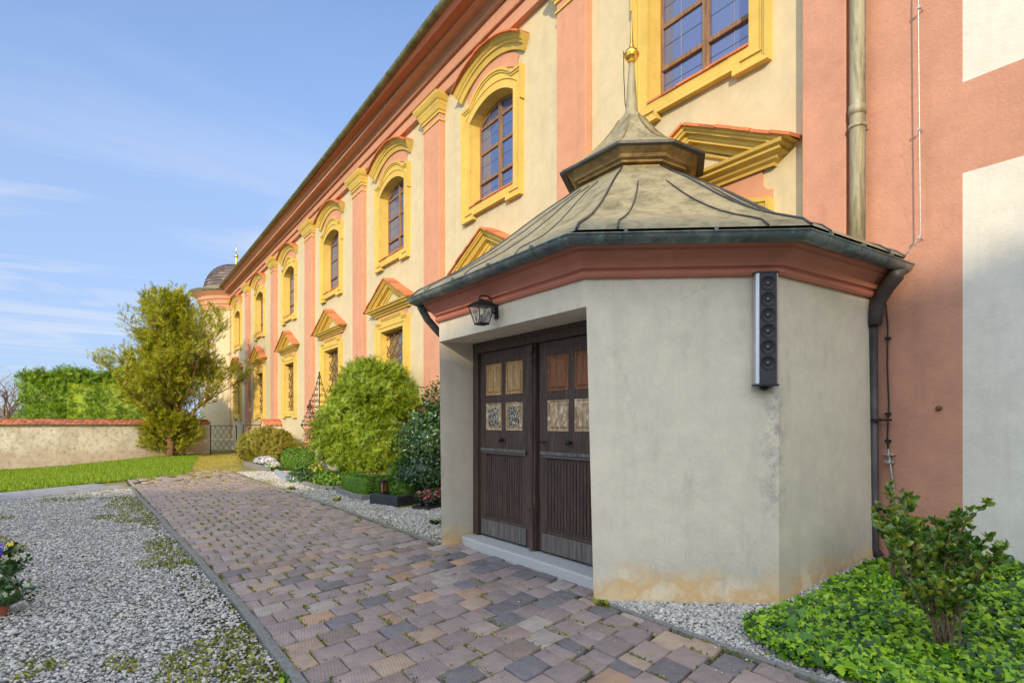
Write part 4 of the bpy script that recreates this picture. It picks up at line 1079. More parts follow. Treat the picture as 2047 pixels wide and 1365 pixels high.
# local frame: +X along tangent (to the right), -Y outward
mb=MB(); mb.prism([(-.098,-.02),(-.098,-.095),(-.075,-.12),(.075,-.12),(.098,-.095),(.098,-.02)],.012,.975,XY); mb.obj('housing',M['zinc'],sp_,bevel=.003)
mb=MB(); mb.prism([(-.105,-.015),(-.105,-.098),(-.078,-.127),(.078,-.127),(.105,-.098),(.105,-.015)],-.004,.012,XY); mb.prism([(-.105,-.015),(-.105,-.098),(-.078,-.127),(.078,-.127),(.105,-.098),(.105,-.015)],.975,.988,XY); mb.tube([(-.05,-.06,-.004),(-.02,-.07,-.02),(.03,-.07,-.02),(.05,-.06,-.004)],.005,5); mb.tube([(0,.0,-.01),(0,-.05,-.012)],.03,8); mb.obj('end_cap',M['blackpl'],sp_)
mb=MB(); mb.prism([(-.074,-.1202),(-.074,-.1235),(.074,-.1235),(.074,-.1202)],.016,.972,XY); gr=mb.obj('grille',M['grillecloth'],sp_)
for k in range(6):
    z=.885-.138*k; mb=MB()
    mb.lathe([(.062,0),(.0635,.0025),(.058,.003),(.054,-.001),(.022,.0002),(.02,.003),(.008,.005),(.001,.0055)],(0,0,0),28); mb.v=[(x,-.1245-zz,z+y) for x,y,zz in mb.v]
    dr=mb.obj('driver',M['cone'],sp_,smooth=True,auto=50)
    mb=MB(); mb.lathe([(.007,0),(.005,.004),(.001,.005)],(0,0,0),10); mb.v=[(x-.004,-.130-zz,z+y-.003) for x,y,zz in mb.v]; mb.obj('driver_cap',M['zinc'],dr,smooth=True)
# wire bracket behind
mb=MB(); mb.box(-.03,.03,-.03,.012,.2,.24); mb.box(-.03,.03,-.03,.012,.75,.79); mb.obj('wall_mount',M['blackpl'],sp_)

# lightning conductor and black cable on the right wall ---------------------------
lc=thing('lightning_conductor','thin pale lightning conductor wire running down the pink wall above the chapel gutter','wire',(T-.06,2.42,3.4))
mb=MB(); X=-.02
mb.tube([(X,.0,6.0),(X,.01,2.3),(X,.0,1.1),(X,-.01,.06),(X-.0,.05,-.04),(X,.22,-.17),(X,.33,-.30)],.006,6); mb.obj('wire',M['steel'],lc,smooth=True)
for z in (.03,1.1,2.3,3.6):
    mb=MB(); mb.tube([(X,0,z),(.065,0.0,z)],.006,6); mb.box(X-.014,X+.014,-.014,.014,z-.012,z+.012); mb.obj('wire_holder',M['steel'],lc)
cb=thing('cable','black cable clipped down the pink wall right of the chapel, ending in a steel rod','cable',(T-.03,2.76,.2))
mb=MB(); mb.tube([(0,.03,2.78),(0,-.02,2.62),(0,-.035,2.4),(0,-.03,2.0),(0,-.045,1.6),(0,-.03,1.25),(0,-.04,1.12)],.0085,6); mb.obj('cable_run',M['cable'],cb,smooth=True)
mb=MB(); mb.tube([(0,-.04,1.14),(0,-.07,.9),(0,-.15,.31),(0,-.17,.0)],.009,8); mb.obj('ground_rod',M['steel'],cb,smooth=True)
for z,mt in ((2.28,'iron'),(1.50,'iron'),(1.22,'iron')):
    mb=MB(); mb.box(-.015,.03,-.06,-.01,z-.012,z+.012); mb.obj('clip',M[mt],cb,bevel=.004)
for z,w in ((1.08,.055),(1.0,.045)):
    mb=MB(); mb.box(-.018,.02,-.05-w,-.05+w,z-.009,z+.009); mb.tube([(-.018,-.05,z-.016),(-.018,-.05,z+.016)],.015,8); mb.obj('clamp',M['steel'],cb,bevel=.004)
mb=MB(); mb.tube([(T-.035,2.28,1.75),(T+.01,2.28,1.75)],[.022,.028],10); o=mb.obj('iron_stud',M['rust'],smooth=True); tag(o,'small rusty iron stud sticking out of the pink wall','stud')

# ================================================================== CEMETERY WALL, GATE
cwl=thing('cemetery_wall','long low weathered white cemetery wall topped with small red roof tiles','wall')
A=Vector((4.62,34.0)); B=Vector((-3.3,30.6)); d=(B-A).normalized(); Cc=B+d*9; 
def wall_run(par,A,B,h,th,matw,matt,rows=3,tw=.20,eave=.13):
    d=(B-A).normalized(); n=Vector((d.y,-d.x)); L=(B-A).length
    M2=lambda u,v,z:(A.x+d.x*u+n.x*v,A.y+d.y*u+n.y*v,z)
    mb=MB(); mb.add([M2(0,-th/2,-.4),M2(L,-th/2,-.4),M2(L,th/2,-.4),M2(0,th/2,-.4),M2(0,-th/2,h),M2(L,-th/2,h),M2(L,th/2,h),M2(0,th/2,h)],[(0,3,2,1),(4,5,6,7),(0,1,5,4),(1,2,6,5),(2,3,7,6),(3,0,4,7)])
    rz=.20; 
    mb.add([M2(0,-th/2,h),M2(0,th/2,h),M2(0,0,h+rz-.03),M2(L,-th/2,h),M2(L,th/2,h),M2(L,0,h+rz-.03)],[(0,1,2),(5,4,3),(0,2,5,3),(1,4,5,2)])
    mb.obj('masonry',matw,par)
    mb=MB()
    for sd in (-1,1):
        for r in range(rows):
            v0=(th/2+eave)*(1-r/rows); v1=(th/2+eave)*(1-(r+1.25)/rows); z0=h-.02+(rz+.03)*(r/rows); z1=h-.02+(rz+.03)*min(1.05,(r+1.25)/rows)
            nn_=int(L/tw)
            for k in range(-1,nn_+1):
                u0=tw*(k+.5*(r%2)); u1=u0+tw*.95
                u0=max(u0,-.02);u1=min(u1,L+.02)
                if u1-u0<.03: continue
                e=random.uniform(0,.008); um=(u0+u1)/2
                pts=[M2(u0,sd*v0,z0+e+.012),M2(um,sd*(v0+.02),z0+e+.012),M2(u1,sd*v0,z0+e+.012),M2(u1,sd*v1,z1+e),M2(u0,sd*v1,z1+e),M2(u0,sd*v0,z0+e-.012),M2(um,sd*(v0+.02),z0+e-.012),M2(u1,sd*v0,z0+e-.012)]
                mb.add(pts,[(0,1,2,3,4),(0,5,6,1),(1,6,7,2)])
    mb.obj('tile_coping',matt,par)
wall_run(cwl,A,Cc,1.58,.34,M['cemwall'],M['tile2'])
sw=thing('gate_pier_wall','short white wall stub with orange tile coping between the lattice fence and the church','wall')
wall_run(sw,Vector((6.68,27.6)),Vector((5.92,27.6)),1.56,.34,M['cemwall'],M['tile'],3)
def lattice(par,w,h,nb,name='lattice',r=.008,per=.42,z0=.1):
    mb=MB(); 
    for k in range(nb+1):
        ph=0 if k%2 else PI; x0=w*k/nb; amp=w/nb*.45
        if k in (0,nb): amp*=.0
        mb.tube([(x0+amp*math.sin(ph+z*2*PI/per),0,z) for z in np.arange(z0,h,.05)],r,4)
    return mb.obj(name,M['iron'],par)
gt=thing('gate','open wrought iron gate leaf with wavy lattice bars at the end of the cemetery wall','gate',(4.75,33.95,0),.2)
mb=MB(); mb.tube([(0,0,0),(0,0,1.5)],.03,6); mb.tube([(1.3,0,.03),(1.3,0,1.5)],.03,6); mb.tube([(0,0,1.48),(1.3,0,1.48)],.018,5); mb.tube([(0,0,.12),(1.3,0,.12)],.018,5); mb.obj('gate_frame',M['iron'],gt); lattice(gt,1.3,1.47,9)
fp=thing('lattice_fence','short dark iron lattice fence panel beside the tiled wall stub','fence',(5.22,28.0,0),0)
mb=MB(); mb.tube([(0,0,0),(0,0,1.55)],.03,6); mb.tube([(.7,0,0),(.7,0,1.55)],.025,6); mb.tube([(0,0,1.52),(.7,0,1.52)],.02,5); mb.tube([(0,0,.1),(.7,0,.1)],.02,5); mb.obj('fence_frame',M['iron'],fp); lattice(fp,.7,1.5,5,r=.012)

# ================================================================== TREES
def tree(name,label,cat,base,limbs,crown_pts,mat,tpl,size,n,trunk_r=.14,parent=None):
    pass
yt=thing('yew_tree','tall spreading olive green yew tree standing in front of the cemetery wall','tree',(2.75,31.9,0))
random.seed(11)
mbt=MB(); tips=[]; H=7.9
def limb(p,d,L,r,depth,mb,tips):
    pts=[Vector(p)]; d=Vector(d).normalized(); n=6
    for i in range(n):
        d=(d+Vector((random.gauss(0,.10),random.gauss(0,.10),random.gauss(.06,.06)))).normalized()
        pts.append(pts[-1]+d*L/n)
    mb.tube(pts,[r*(1-.8*i/n) for i in range(n+1)],6)
    for i,q in enumerate(pts[1:]): tips.append((q,d.copy(),depth))
    if depth<3:
        for k in range(4 if depth<2 else 3):
            i=random.randint(2,n); dd=(d+Vector((random.gauss(0,.7),random.gauss(0,.7),random.gauss(.15,.35)))).normalized()
            limb(pts[i],dd,L*random.uniform(.42,.62),r*.45,depth+1,mb,tips)
mbt.tube([(0,0,-.1),(.03,0,.6),(0,.02,1.3),(-.02,.02,2.0)],[.20,.15,.14,.12],9)
mbt.tube([(.12,.05,-.1),(.16,.04,.7),(.25,.1,1.6)],[.10,.08,.05],7)
crownc=[]
for k in range(34):
    a=k*2.399; z0=.6+3.4*(k/34.); 
    out=1.0-.55*(k/34.)
    L=(2.5+1.2*math.sin(PI*min(1,k/22.)))*random.uniform(.85,1.15)
    if k<5: L*=.45
    if -.8177*math.cos(a)+.5757*math.sin(a)>.1: L*=.70
    dd=(math.cos(a)*out,math.sin(a)*out,.42+.95*(k/34.))
    limb((0,0,z0),dd,L*.95,.055,1,mbt,crownc)
mbt.tube([(-.02,.02,1.9),(.0,.0,4),(.05,.0,5.6),(.1,0,7.2)],[.11,.08,.05,.02],7); 
for z in np.arange(4.2,7.3,.35):
    for q in range(3):
        a=random.uniform(0,6.28); limb((.05,0,z),(math.cos(a),math.sin(a),1.1),(7.9-z)*.55+.25,.03,2,mbt,crownc)
for k in range(9):
    a=k*.75
    if 3.4<a<5.6: continue
    limb((.1*math.cos(a),.1*math.sin(a),.15),(math.cos(a),math.sin(a),.45),1.15,.02,2,mbt,crownc)
mbt.obj('trunk',M['bark'],yt,smooth=True)
P=[];Dr=[]
for q,dv,dep in crownc:
    if dep<1: continue
    for _ in range(4 if dep<3 else 5):
        off=Vector((random.gauss(0,.14),random.gauss(0,.14),random.gauss(0,.11)))
        P.append(tuple(q+off)); Dr.append(tuple(dv+Vector((off.x*2,off.y*2,.15))))
P=np.array(P);Dr=np.array(Dr); rr=np.hypot(P[:,0],P[:,1]); print('yew pts',len(P),'height',P[:,2].max(),'rad',np.percentile(rr,99))
ok=P[:,2]>.12; P=P[ok];Dr=Dr[ok]
V,F=scatter(SPRIG_FAR,P,rand_rot(len(P),Dr,.45),.27*rng.uniform(.6,1.25,len(P))); np_mesh('crown',V,F,M['yewtree'],yt)

# hedges behind the wall
hdg=1
for (name,label,c,rad,sd) in (('hedge','left block of tall clipped green thuja hedge behind the cemetery wall',(-1.75,38.2,1.75),(1.15,1.0,2.05),1.),
                              ('hedge','right block of tall thuja hedge behind the cemetery wall, partly hidden by the tree',(1.0,36.9,1.8),(2.4,1.1,2.1),5.)):
    h_=thing(name,label,'hedge',(c[0],c[1],0),-.3,'thuja hedges behind the wall')
    blob_foliage('foliage',(0,0,c[2]),rad,5200 if sd<3 else 9000,SPRIG_FAR,.34,M['thuja'],h_,up=.8,shell=(.86,1.08),lump=.07,seed=sd,core=.88,box=True,spread=.7,clump=.05)
# bare tree at far left
bt=thing('bare_tree','leafless pale brown tree with fine twigs at the far left behind the wall','tree',(-5.9,59.2,0))
random.seed(5); mbt=MB(); tt=[]
mbt.tube([(0,0,-.1),(0,0,1.4)],[.2,.15],7)
def limb2(p,d,L,r,depth):
    pts=[Vector(p)]; d=Vector(d).normalized(); n=5
    for i in range(n):
        d=(d+Vector((random.gauss(0,.16),random.gauss(0,.16),random.gauss(.04,.08)))).normalized(); pts.append(pts[-1]+d*L/n)
    mbt.tube(pts,[r*(1-.7*i/n) for i in range(n+1)],4)
    if depth<4:
        for k in range(4): limb2(pts[random.randint(1,n)],(d+Vector((random.gauss(0,.6),random.gauss(0,.6),random.gauss(.1,.3)))),L*random.uniform(.5,.7),r*.5,depth+1)
for k in range(9):
    a=k*2.4; limb2((0,0,1.0+.15*k),(math.cos(a),math.sin(a),.75+.10*k),2.9,.08,1)
mbt.obj('trunk',M['twig'],bt)
# distant shed
sh=thing('shed','low grey metal shed far behind the cemetery wall at the left','shed',(-9.2,78.7,.3))
mb=MB(); mb.box(-3,3,-2,2,0,2.0); mb.obj('wall',M['slab'],sh)
mb=MB(); mb.prism([(-2.3,2.0),(2.3,2.0),(0,2.75)],-3.2,3.2,lambda x,y,h:(h,x,y)); mb.obj('roof',simple('grey_sheet_roof',(.16,.18,.20),.6,.3,.1,3),sh)
fs=MB(); 

# ================================================================== GARDEN
def bush(name,label,cat,c,rad,n,tpl,size,mat,group=None,stem=True,**k):
    b=thing(name,label,cat,(c[0],c[1],0),0,group)
    blob_foliage('foliage',(0,0,c[2]),rad,n,tpl,size,mat,b,**k)
    if stem:
        mb=MB(); 
        for q in range(3): a=q*2.1; mb.tube([(.05*math.cos(a),.05*math.sin(a),-.05),(rad[0]*.3*math.cos(a),rad[1]*.3*math.sin(a),c[2])],[.03,.015],5)
        mb.obj('stem',M['bark'],b)
    return b
yb=bush('yew_bush','big rounded yellow green yew bush in front of the church wall','bush',(5.45,14.2,1.25),(1.05,1.1,1.25),12500,SPRIG,.19,M['yew'],up=.55,shell=(.80,1.06),lump=.10,lsc=1.2,core=.80,spread=.5,clump=.11)
yb2=blob_foliage('top_growth',(.30,-.30,2.2),(.86,.86,.80),6000,SPRIG,.19,M['yew'],yb,up=.9,shell=(.75,1.12),lump=.16,lsc=1.6,core=.74,clump=.12)
blob_foliage('top_growth',(.12,.12,2.75),(.55,.5,.36),1500,SPRIG,.19,M['yew'],yb,up=1.2,shell=(.5,1.2),lump=.2,lsc=1.6,core=.5,clump=.12)
db=bush('holly_bush','dark glossy evergreen bush right beside the chapel pier','bush',(5.95,11.2,1.05),(.72,.75,1.10),8000,LEAF,.075,M['dark'],up=.2,shell=(.72,1.1),lump=.22,lsc=2.,core=.72)
blob_foliage('ivy_skirt',(-.25,-.2,.5),(.62,.7,.55),3200,STAR,.05,M['dark'],db,up=.0,shell=(.9,1.1),lump=.15,lsc=2.,core=.85)
bush('gold_bush','low golden green feathery bush left of the grave plots','bush',(5.55,24.3,.55),(1.02,1.3,.78),6500,SPRIG,.19,M['gold_shrub'],up=.9,shell=(.75,1.1),lump=.15,core=.8)
bush('thuja_bush','small round bright green bush behind the black granite grave','bush',(5.55,11.75,.42),(.42,.42,.46),2600,SPRIG,.09,M['box'],up=.6,shell=(.85,1.05),lump=.08,core=.85)
bush('box_ball','front one of the two clipped box balls behind the blue grey kerb','box ball',(5.12,18.0,.40),(.40,.40,.40),3200,SMALL,.045,M['box'],group='clipped box balls',up=.3,shell=(.9,1.05),lump=.04,core=.9)
bush('box_ball','rear one of the two clipped box balls, left of the front one','box ball',(5.15,19.6,.42),(.40,.40,.40),3000,SMALL,.045,M['box'],group='clipped box balls',up=.3,shell=(.9,1.05),lump=.04,core=.9)
bush('rose_bush','straggly bush with orange and green leaves around the iron crosses','bush',(5.75,18.9,1.0),(.38,.45,.85),1500,LEAF,.085,M['rose'],up=.4,shell=(.35,1.15),lump=.3,lsc=3,core=0)
bush('yellow_bush','small bright yellow leaved plant behind the rear box ball','plant',(5.95,21.4,.5),(.28,.3,.42),700,LEAF,.07,M['petal_yellow'] if False else M['gold_shrub'],up=.4,shell=(.5,1.1),lump=.2,core=.6)
# low clipped hedge ring around a grave
hd=thing('box_hedge','low clipped rectangular box hedge framing a grave bed with red flowers','hedge',(5.12,12.6,0),0)
for (a,b,c_,e) in ((-.5,-.34,-.78,.78),(.34,.5,-.78,.78),(-.34,.34,-.78,-.60),(-.34,.34,.60,.78)):
    blob_foliage('hedge_side',((a+b)/2,(c_+e)/2,.24),((b-a)/2+.03,(e-c_)/2+.02,.22),int(2600*max(b-a,e-c_)),SMALL,.034,M['box'],hd,up=.3,shell=(.93,1.07),lump=.03,core=.92,box=True)
o=weed(5.12,12.6,60,.12,M['dark'],'bedding'); o.parent=hd; o.location=(-5.12,-12.6,.3)
P=np.stack([rng.uniform(-.3,.3,60),rng.uniform(-.55,.55,60),rng.uniform(.42,.5,60)],1); V,F=scatter(SMALL,P,rand_rot(60),.035); np_mesh('blossom',V,F,M['petal_pink'],hd)
def kerb_stones(name,label,pts,h,w,mat,seg=.5,group=None):
    o=strip(name,pts,w,-.02,h,mat,.006,seg); tag(o,label,'grave kerb',group); return o
kerb_stones('grave_kerb','rough grey stone kerb in front of the low box hedge',[(4.50,13.35),(4.44,12.3),(4.50,11.72),(4.9,11.62)],.11,.09,M['stonekerb'])
kerb_stones('grave_kerb','blue grey grave kerb in front of the box balls',[(4.52,19.2),(4.34,17.4),(4.36,16.3),(4.95,16.25)],.17,.10,M['bluekerb'],1.2)
kerb_stones('grave_kerb','rough dark kerb of the grave with strawberry like leaves',[(4.36,15.6),(4.4,14.3),(4.6,13.9),(5.0,13.85)],.10,.10,M['stonekerb'])
kerb_stones('grave_kerb','stacked grey stone edging under the white flowers',[(4.62,24.6),(4.58,22.6),(4.62,20.6)],.15,.13,M['stonekerb'],.45)
# soils inside plots
for (x0,x1,y0,y1) in ((4.6,5.6,11.8,13.4),(4.45,6.2,14,19),(4.7,6.3,20.5,24.4)):
    mb=MB(); mb.box(x0,x1,y0,y1,-.02,.045); o=mb.obj('soil_bed',M['soil']); tag(o,None,None,kind='structure')
def leafy(name,label,cat,c,rad,n,size,mat,tpl=LEAF,petals=None,group=None,npet=0,psize=.03,core=.75,pz=.9):
    b=thing(name,label,cat,(c[0],c[1],0),0,group)
    blob_foliage('foliage',(0,0,c[2]),rad,n,tpl,size,mat,b,up=.5,shell=(.6,1.1),lump=.2,lsc=3,core=core)
    if petals:
        D=rng.normal(size=(npet,3)); D[:,2]=np.abs(D[:,2])*1.0+.25; D/=np.linalg.norm(D,axis=1,keepdims=True)
        P=np.array([0,0,c[2]])+D*np.array(rad)*rng.uniform(pz,1.15,(npet,1))
        flower=[(0,0,.02)];FF=[]
        for k in range(5):
            a=2*PI*k/5
            flower+=[(math.cos(a-.5)*.7,math.sin(a-.5)*.7,.05),(math.cos(a)*1.0,math.sin(a)*1.0,-.02),(math.cos(a+.5)*.7,math.sin(a+.5)*.7,.05)]; q=1+3*k; FF+=[(0,q,q+1),(0,q+1,q+2)]
        Rm=facing_rot(npet,D,rng.normal(size=(npet,3)),.3); V,F=scatter((np.array(flower),np.array(FF)),P,Rm,psize*rng.uniform(.7,1.2,npet)); np_mesh('blossom',V,F,M[petals],b)
    return b
leafy('ground_cover','low leafy green plants spilling over the grave left of the low hedge','plant',(4.95,14.9,.12),(.5,.85,.22),1500,.085,M['box'])
leafy('ground_cover','low silvery green plants at the foot of the front box ball','plant',(4.6,16.5,.10),(.36,.5,.22),900,.075,M['dark'])
leafy('yellow_pansies','small clump of yellow and white pansies beside the front box ball','flowers',(5.1,16.9,.22),(.25,.22,.25),300,.06,M['dark'],petals='petal_yellow',npet=40,psize=.035)
leafy('white_flowers','long cushion of small white and lilac flowers above stone edging','flowers',(4.98,22.8,.16),(.34,.95,.22),700,.05,M['dark'],petals='petal_white',npet=900,psize=.028)
leafy('white_flowers','smaller clump of white flowers nearer the box balls','flowers',(4.86,21.1,.12),(.25,.5,.18),500,.05,M['box'],petals='petal_white',npet=200,psize=.028)
# granite grave and lantern
gg=thing('grave_slab','polished black granite grave border block behind the gravel','grave slab',(4.95,10.95,0),.33)
mb=MB(); mb.box(-.42,.55,-.38,-.20,0,.2); mb.box(-.42,-.26,-.20,.42,0,.2); mb.box(-.26,.55,.30,.42,0,.2); mb.obj('border',M['blackgranite'],gg,bevel=.01)
mb=MB(); mb.box(-.26,.55,-.2,.3,0,.15); mb.obj('soil',M['soil'],gg)
blob_foliage('heather',(.2,.08,.18),(.4,.26,.22),1100,SPRIG,.07,M['box'],gg,up=.6,core=.8)
gl_=thing('grave_lantern','small dark metal grave lantern with amber pane on the granite border','lantern',(4.68,11.12,.2),.3)
mb=MB(); mb.box(-.06,.06,-.06,.06,0,.025); mb.box(-.075,.075,-.075,.075,.235,.25); mb.box(-.04,.04,-.04,.04,.25,.265)
for sx in (-1,1):
    for sy in (-1,1): mb.box(sx*.05-.008,sx*.05+.008,sy*.05-.008,sy*.05+.008,.025,.235)
mb.obj('lamp_frame',M['iron'],gl_)
mb=MB(); mb.box(-.045,.045,-.045,.045,.03,.232); mb.obj('lamp_glass',simple('amber_glass',(.22,.13,.04),.15),gl_)
# tray of begonias
tr=thing('plant_tray','black plastic nursery tray on the gravel beside the chapel','tray',(5.32,10.15,.01),.52)
mb=MB(); mb.box(-.5,.5,-.17,.17,0,.012); mb.box(-.5,.5,-.18,-.165,0,.045); mb.box(-.5,.5,.165,.18,0,.045); mb.box(-.51,-.495,-.18,.18,0,.045); mb.box(.495,.51,-.18,.18,0,.045); mb.obj('tray_shell',M['blackpl'],tr)
random.seed(3)
where=['nearest the granite grave','second from the granite end','third from the granite end','nearest the chapel pier']
for r in range(2):
    for k in range(4):
        x=-.38+.25*k; y=-.08+.16*r; ca,sa=math.cos(.52),math.sin(.52)
        px,py=5.32+x*ca-y*sa,10.15+x*sa+y*ca
        b=leafy('begonia_pot','potted pink begonia in the %s row of the tray, %s'%('front' if r==0 else 'back',where[k]),'potted plant',(px,py,.17),(.11,.11,.10),150,.05,M['dark'],petals='petal_pink',npet=26,psize=.026,group='begonias in the nursery tray')
        mb=MB(); mb.lathe([(.001,.022),(.04,.022),(.055,.10),(.05,.10),(.045,.09),(.001,.09)],(0,0,0),12); mb.obj('pot',M['blackpl'],b,smooth=True)
        if r==1:
            for q in b.children:
                if q.name.startswith(('foliage','blossom')): q.location.z+=.05
# gravestone, crosses
st=thing('gravestone','narrow white marble stele carrying the tall iron cross','gravestone',(5.42,17.75,0))
mb=MB(); mb.box(-.16,.16,-.13,.13,0,.3); mb.obj('base',M['stonekerb'],st,bevel=.01)
mb=MB(); mb.prism([(-.12,.3),(.12,.3),(.09,1.12),(-.09,1.12)],-.07,.07,lambda x,y,h:(x,h,y)); mb.obj('stele',M['whitestone'],st,bevel=.01)
def spiral(c,r,turns,a0,sg,n=14):
    return [(c[0]+r*(1-i/n*.85)*math.cos(a0+sg*turns*2*PI*i/n),0,c[1]+r*(1-i/n*.85)*math.sin(a0+sg*turns*2*PI*i/n)) for i in range(n+1)]
def iron_cross(name,label,loc,h,w,zc,rz):
    t=thing(name,label,'cross',loc,rz,'wrought iron grave crosses')
    mb=MB(); mb.tube([(0,0,0),(0,0,h)],.016,6); mb.tube([(-w,0,zc),(w,0,zc)],.014,6)
    mb.lathe([(.001,-.04),(.035,0),(.001,.04)],(0,0,h),8)
    for sx in (-1,1): mb.lathe([(.001,-.035),(.03,0),(.001,.035)],(sx*w,0,zc),8)
    mb.obj('cross_bars',M['iron'],t)
    mb=MB()
    top=h-.05; bot=zc-(h-zc)*.62
    # diamond outline and rows of scrolls within
    for sx in (-1,1):
        n=9
        for i in range(n):
            f=(i+.5)/n; z=bot+(top-bot)*f
            half=w*(1-abs(z-zc)/((top-zc) if z>zc else (zc-bot)))
            m_=max(1,int(half/.085))
            for k in range(m_):
                x=sx*(half*(k+.6)/m_); r=min(.055,half*.5+.015)
                mb.tube(spiral((x,z),r,1.2,random.uniform(0,6.28),random.choice((-1,1))),.0105,4)
        zz=[bot,zc-(zc-bot)*.5,zc,zc+(top-zc)*.35,zc+(top-zc)*.7,top]; xx=[.02,.55*w,.98*w,.55*w,.22*w,.02]
        mb.tube([(sx*x,0,z) for x,z in zip(xx,zz)],.009,5)
    mb.obj('scrollwork',M['iron'],t); return t
iron_cross('grave_cross','tall ornate wrought iron cross with scrollwork above the white stele',(5.42,17.75,1.12),2.0,.34,.98,-.3)
iron_cross('grave_cross','smaller ornate iron cross behind the orange leaved bush, left of the tall cross',(5.85,20.2,.0),2.35,.28,1.55,-.3)
mg=thing('small_gravestone','low tan gravestone with sloping orange clay cap between the yew and the dark bush','gravestone',(6.28,13.15,0),0)
mb=MB(); mb.box(-.18,.18,-.16,.16,0,.62); mb.obj('base',M['pipe'] if False else simple('tan_sandstone',(.38,.26,.15),.9,0,.2,8,.3),mg,bevel=.01)
mb=MB(); mb.prism([(-.24,.62),(.24,.62),(0,.82)],-.2,.2,lambda x,y,h:(h,x,y)); mb.obj('cap',M['tile'],mg)
# small lantern at far grave
gl2=thing('grave_light','small dark red grave light on stones left of the white flowers','grave light',(4.72,24.75,.15))
mb=MB(); mb.lathe([(.05,0),(.06,.02),(.06,.17),(.001,.17)],(0,0,0),12); mb.obj('cup',simple('red_plastic',(.16,.03,.02),.3),gl2,smooth=True)
mb=MB(); mb.lathe([(.075,.17),(.06,.22),(.02,.27),(.001,.28)],(0,0,0),12); mb.obj('lid',M['iron'],gl2,smooth=True)

# flower pot at the left edge
fpot=leafy('pansy_pot','terracotta pot of cream and violet pansies on the gravel at the left edge','potted plant',(-.80,7.05,.32),(.24,.24,.17),600,.055,M['dark'],petals='petal_cream',npet=60,psize=.032)
mb=MB(); mb.lathe([(.001,.0),(.10,.0),(.13,.22),(.145,.22),(.145,.26),(.12,.26),(.11,.2),(.001,.2)],(0,0,0),24); mb.obj('pot',M['terra'],fpot,smooth=True,auto=40)
def petals_extra(par,c,r,n,mat,size,nm='blossom'):
    P=np.array(c)+rng.normal(size=(n,3))*r; D=P-np.array([0,0,.2]); 
    flower=[(0,0,.02)];FF=[]
    for k in range(5):
        a=2*PI*k/5; flower+=[(math.cos(a-.55)*.75,math.sin(a-.55)*.75,.05),(math.cos(a),math.sin(a),-.02),(math.cos(a+.55)*.75,math.sin(a+.55)*.75,.05)]; q=1+3*k; FF+=[(0,q,q+1),(0,q+1,q+2)]
    Rm=facing_rot(n,np.tile([-.4,-.7,.6],(n,1)),rng.normal(size=(n,3)),.3); V,F=scatter((np.array(flower),np.array(FF)),P,Rm,size*rng.uniform(.8,1.2,n)); return np_mesh(nm,V,F,M[mat],par)
petals_extra(fpot,(.02,-.1,.45),np.array([.07,.05,.03]),16,'petal_violet',.034); petals_extra(fpot,(.12,-.05,.5),np.array([.05,.05,.02]),6,'petal_yellow',.02)
fp2=leafy('pansy_pot','lower pot of trailing white pansies in front of the violet ones','potted plant',(-.72,6.45,.18),(.22,.2,.13),320,.05,M['dark'],petals='petal_cream',npet=26,psize=.032)
mb=MB(); mb.lathe([(.001,.0),(.09,.0),(.12,.14),(.13,.14),(.13,.17),(.11,.17),(.001,.15)],(0,0,0),24); mb.obj('pot',M['terra'],fp2,smooth=True,auto=40)

# ivy ------------------------------------------------------------------------------
IVY=[(4.10,2.68),(3.80,2.38),(3.74,2.0),(3.72,1.5),(3.70,.2),(6.68,.0),(6.68,2.25),(6.2,2.62),(5.6,2.70),(4.76,2.72)]
cand=pts_region(52000,3.55,6.68,.2,2.85,lambda x,y:inpoly(x+noise.noise(Vector((x*3,y*3,0)))*.12,y+noise.noise(Vector((x*3,y*3,7)))*.12,IVY) and (x-.72*y>2.2 or random.random()<.9))
hh=.05+.10*np.clip(fbm(cand,1.6,2.)+.6,0,1.3)
lvl=rng.uniform(.0,1,len(cand))**.45
cand[:,2]=np.array([rise(a,b) for a,b in cand[:,:2]])+hh*lvl+.01
nz=rng.normal(size=(len(cand),3))*.38; nv=np.tile([-.35,-.25,1.],(len(cand),1))+nz
keep=rng.random(len(cand))<.85; cand=cand[keep];nv=nv[keep]
V,F=scatter(STAR,cand,facing_rot(len(cand),nv,rng.normal(size=(len(cand),3)),.12),.035*np.exp(rng.normal(size=len(cand))*.34))
o=np_mesh('ivy',V,F,M['ivy']); tag(o,None,None,kind='stuff')
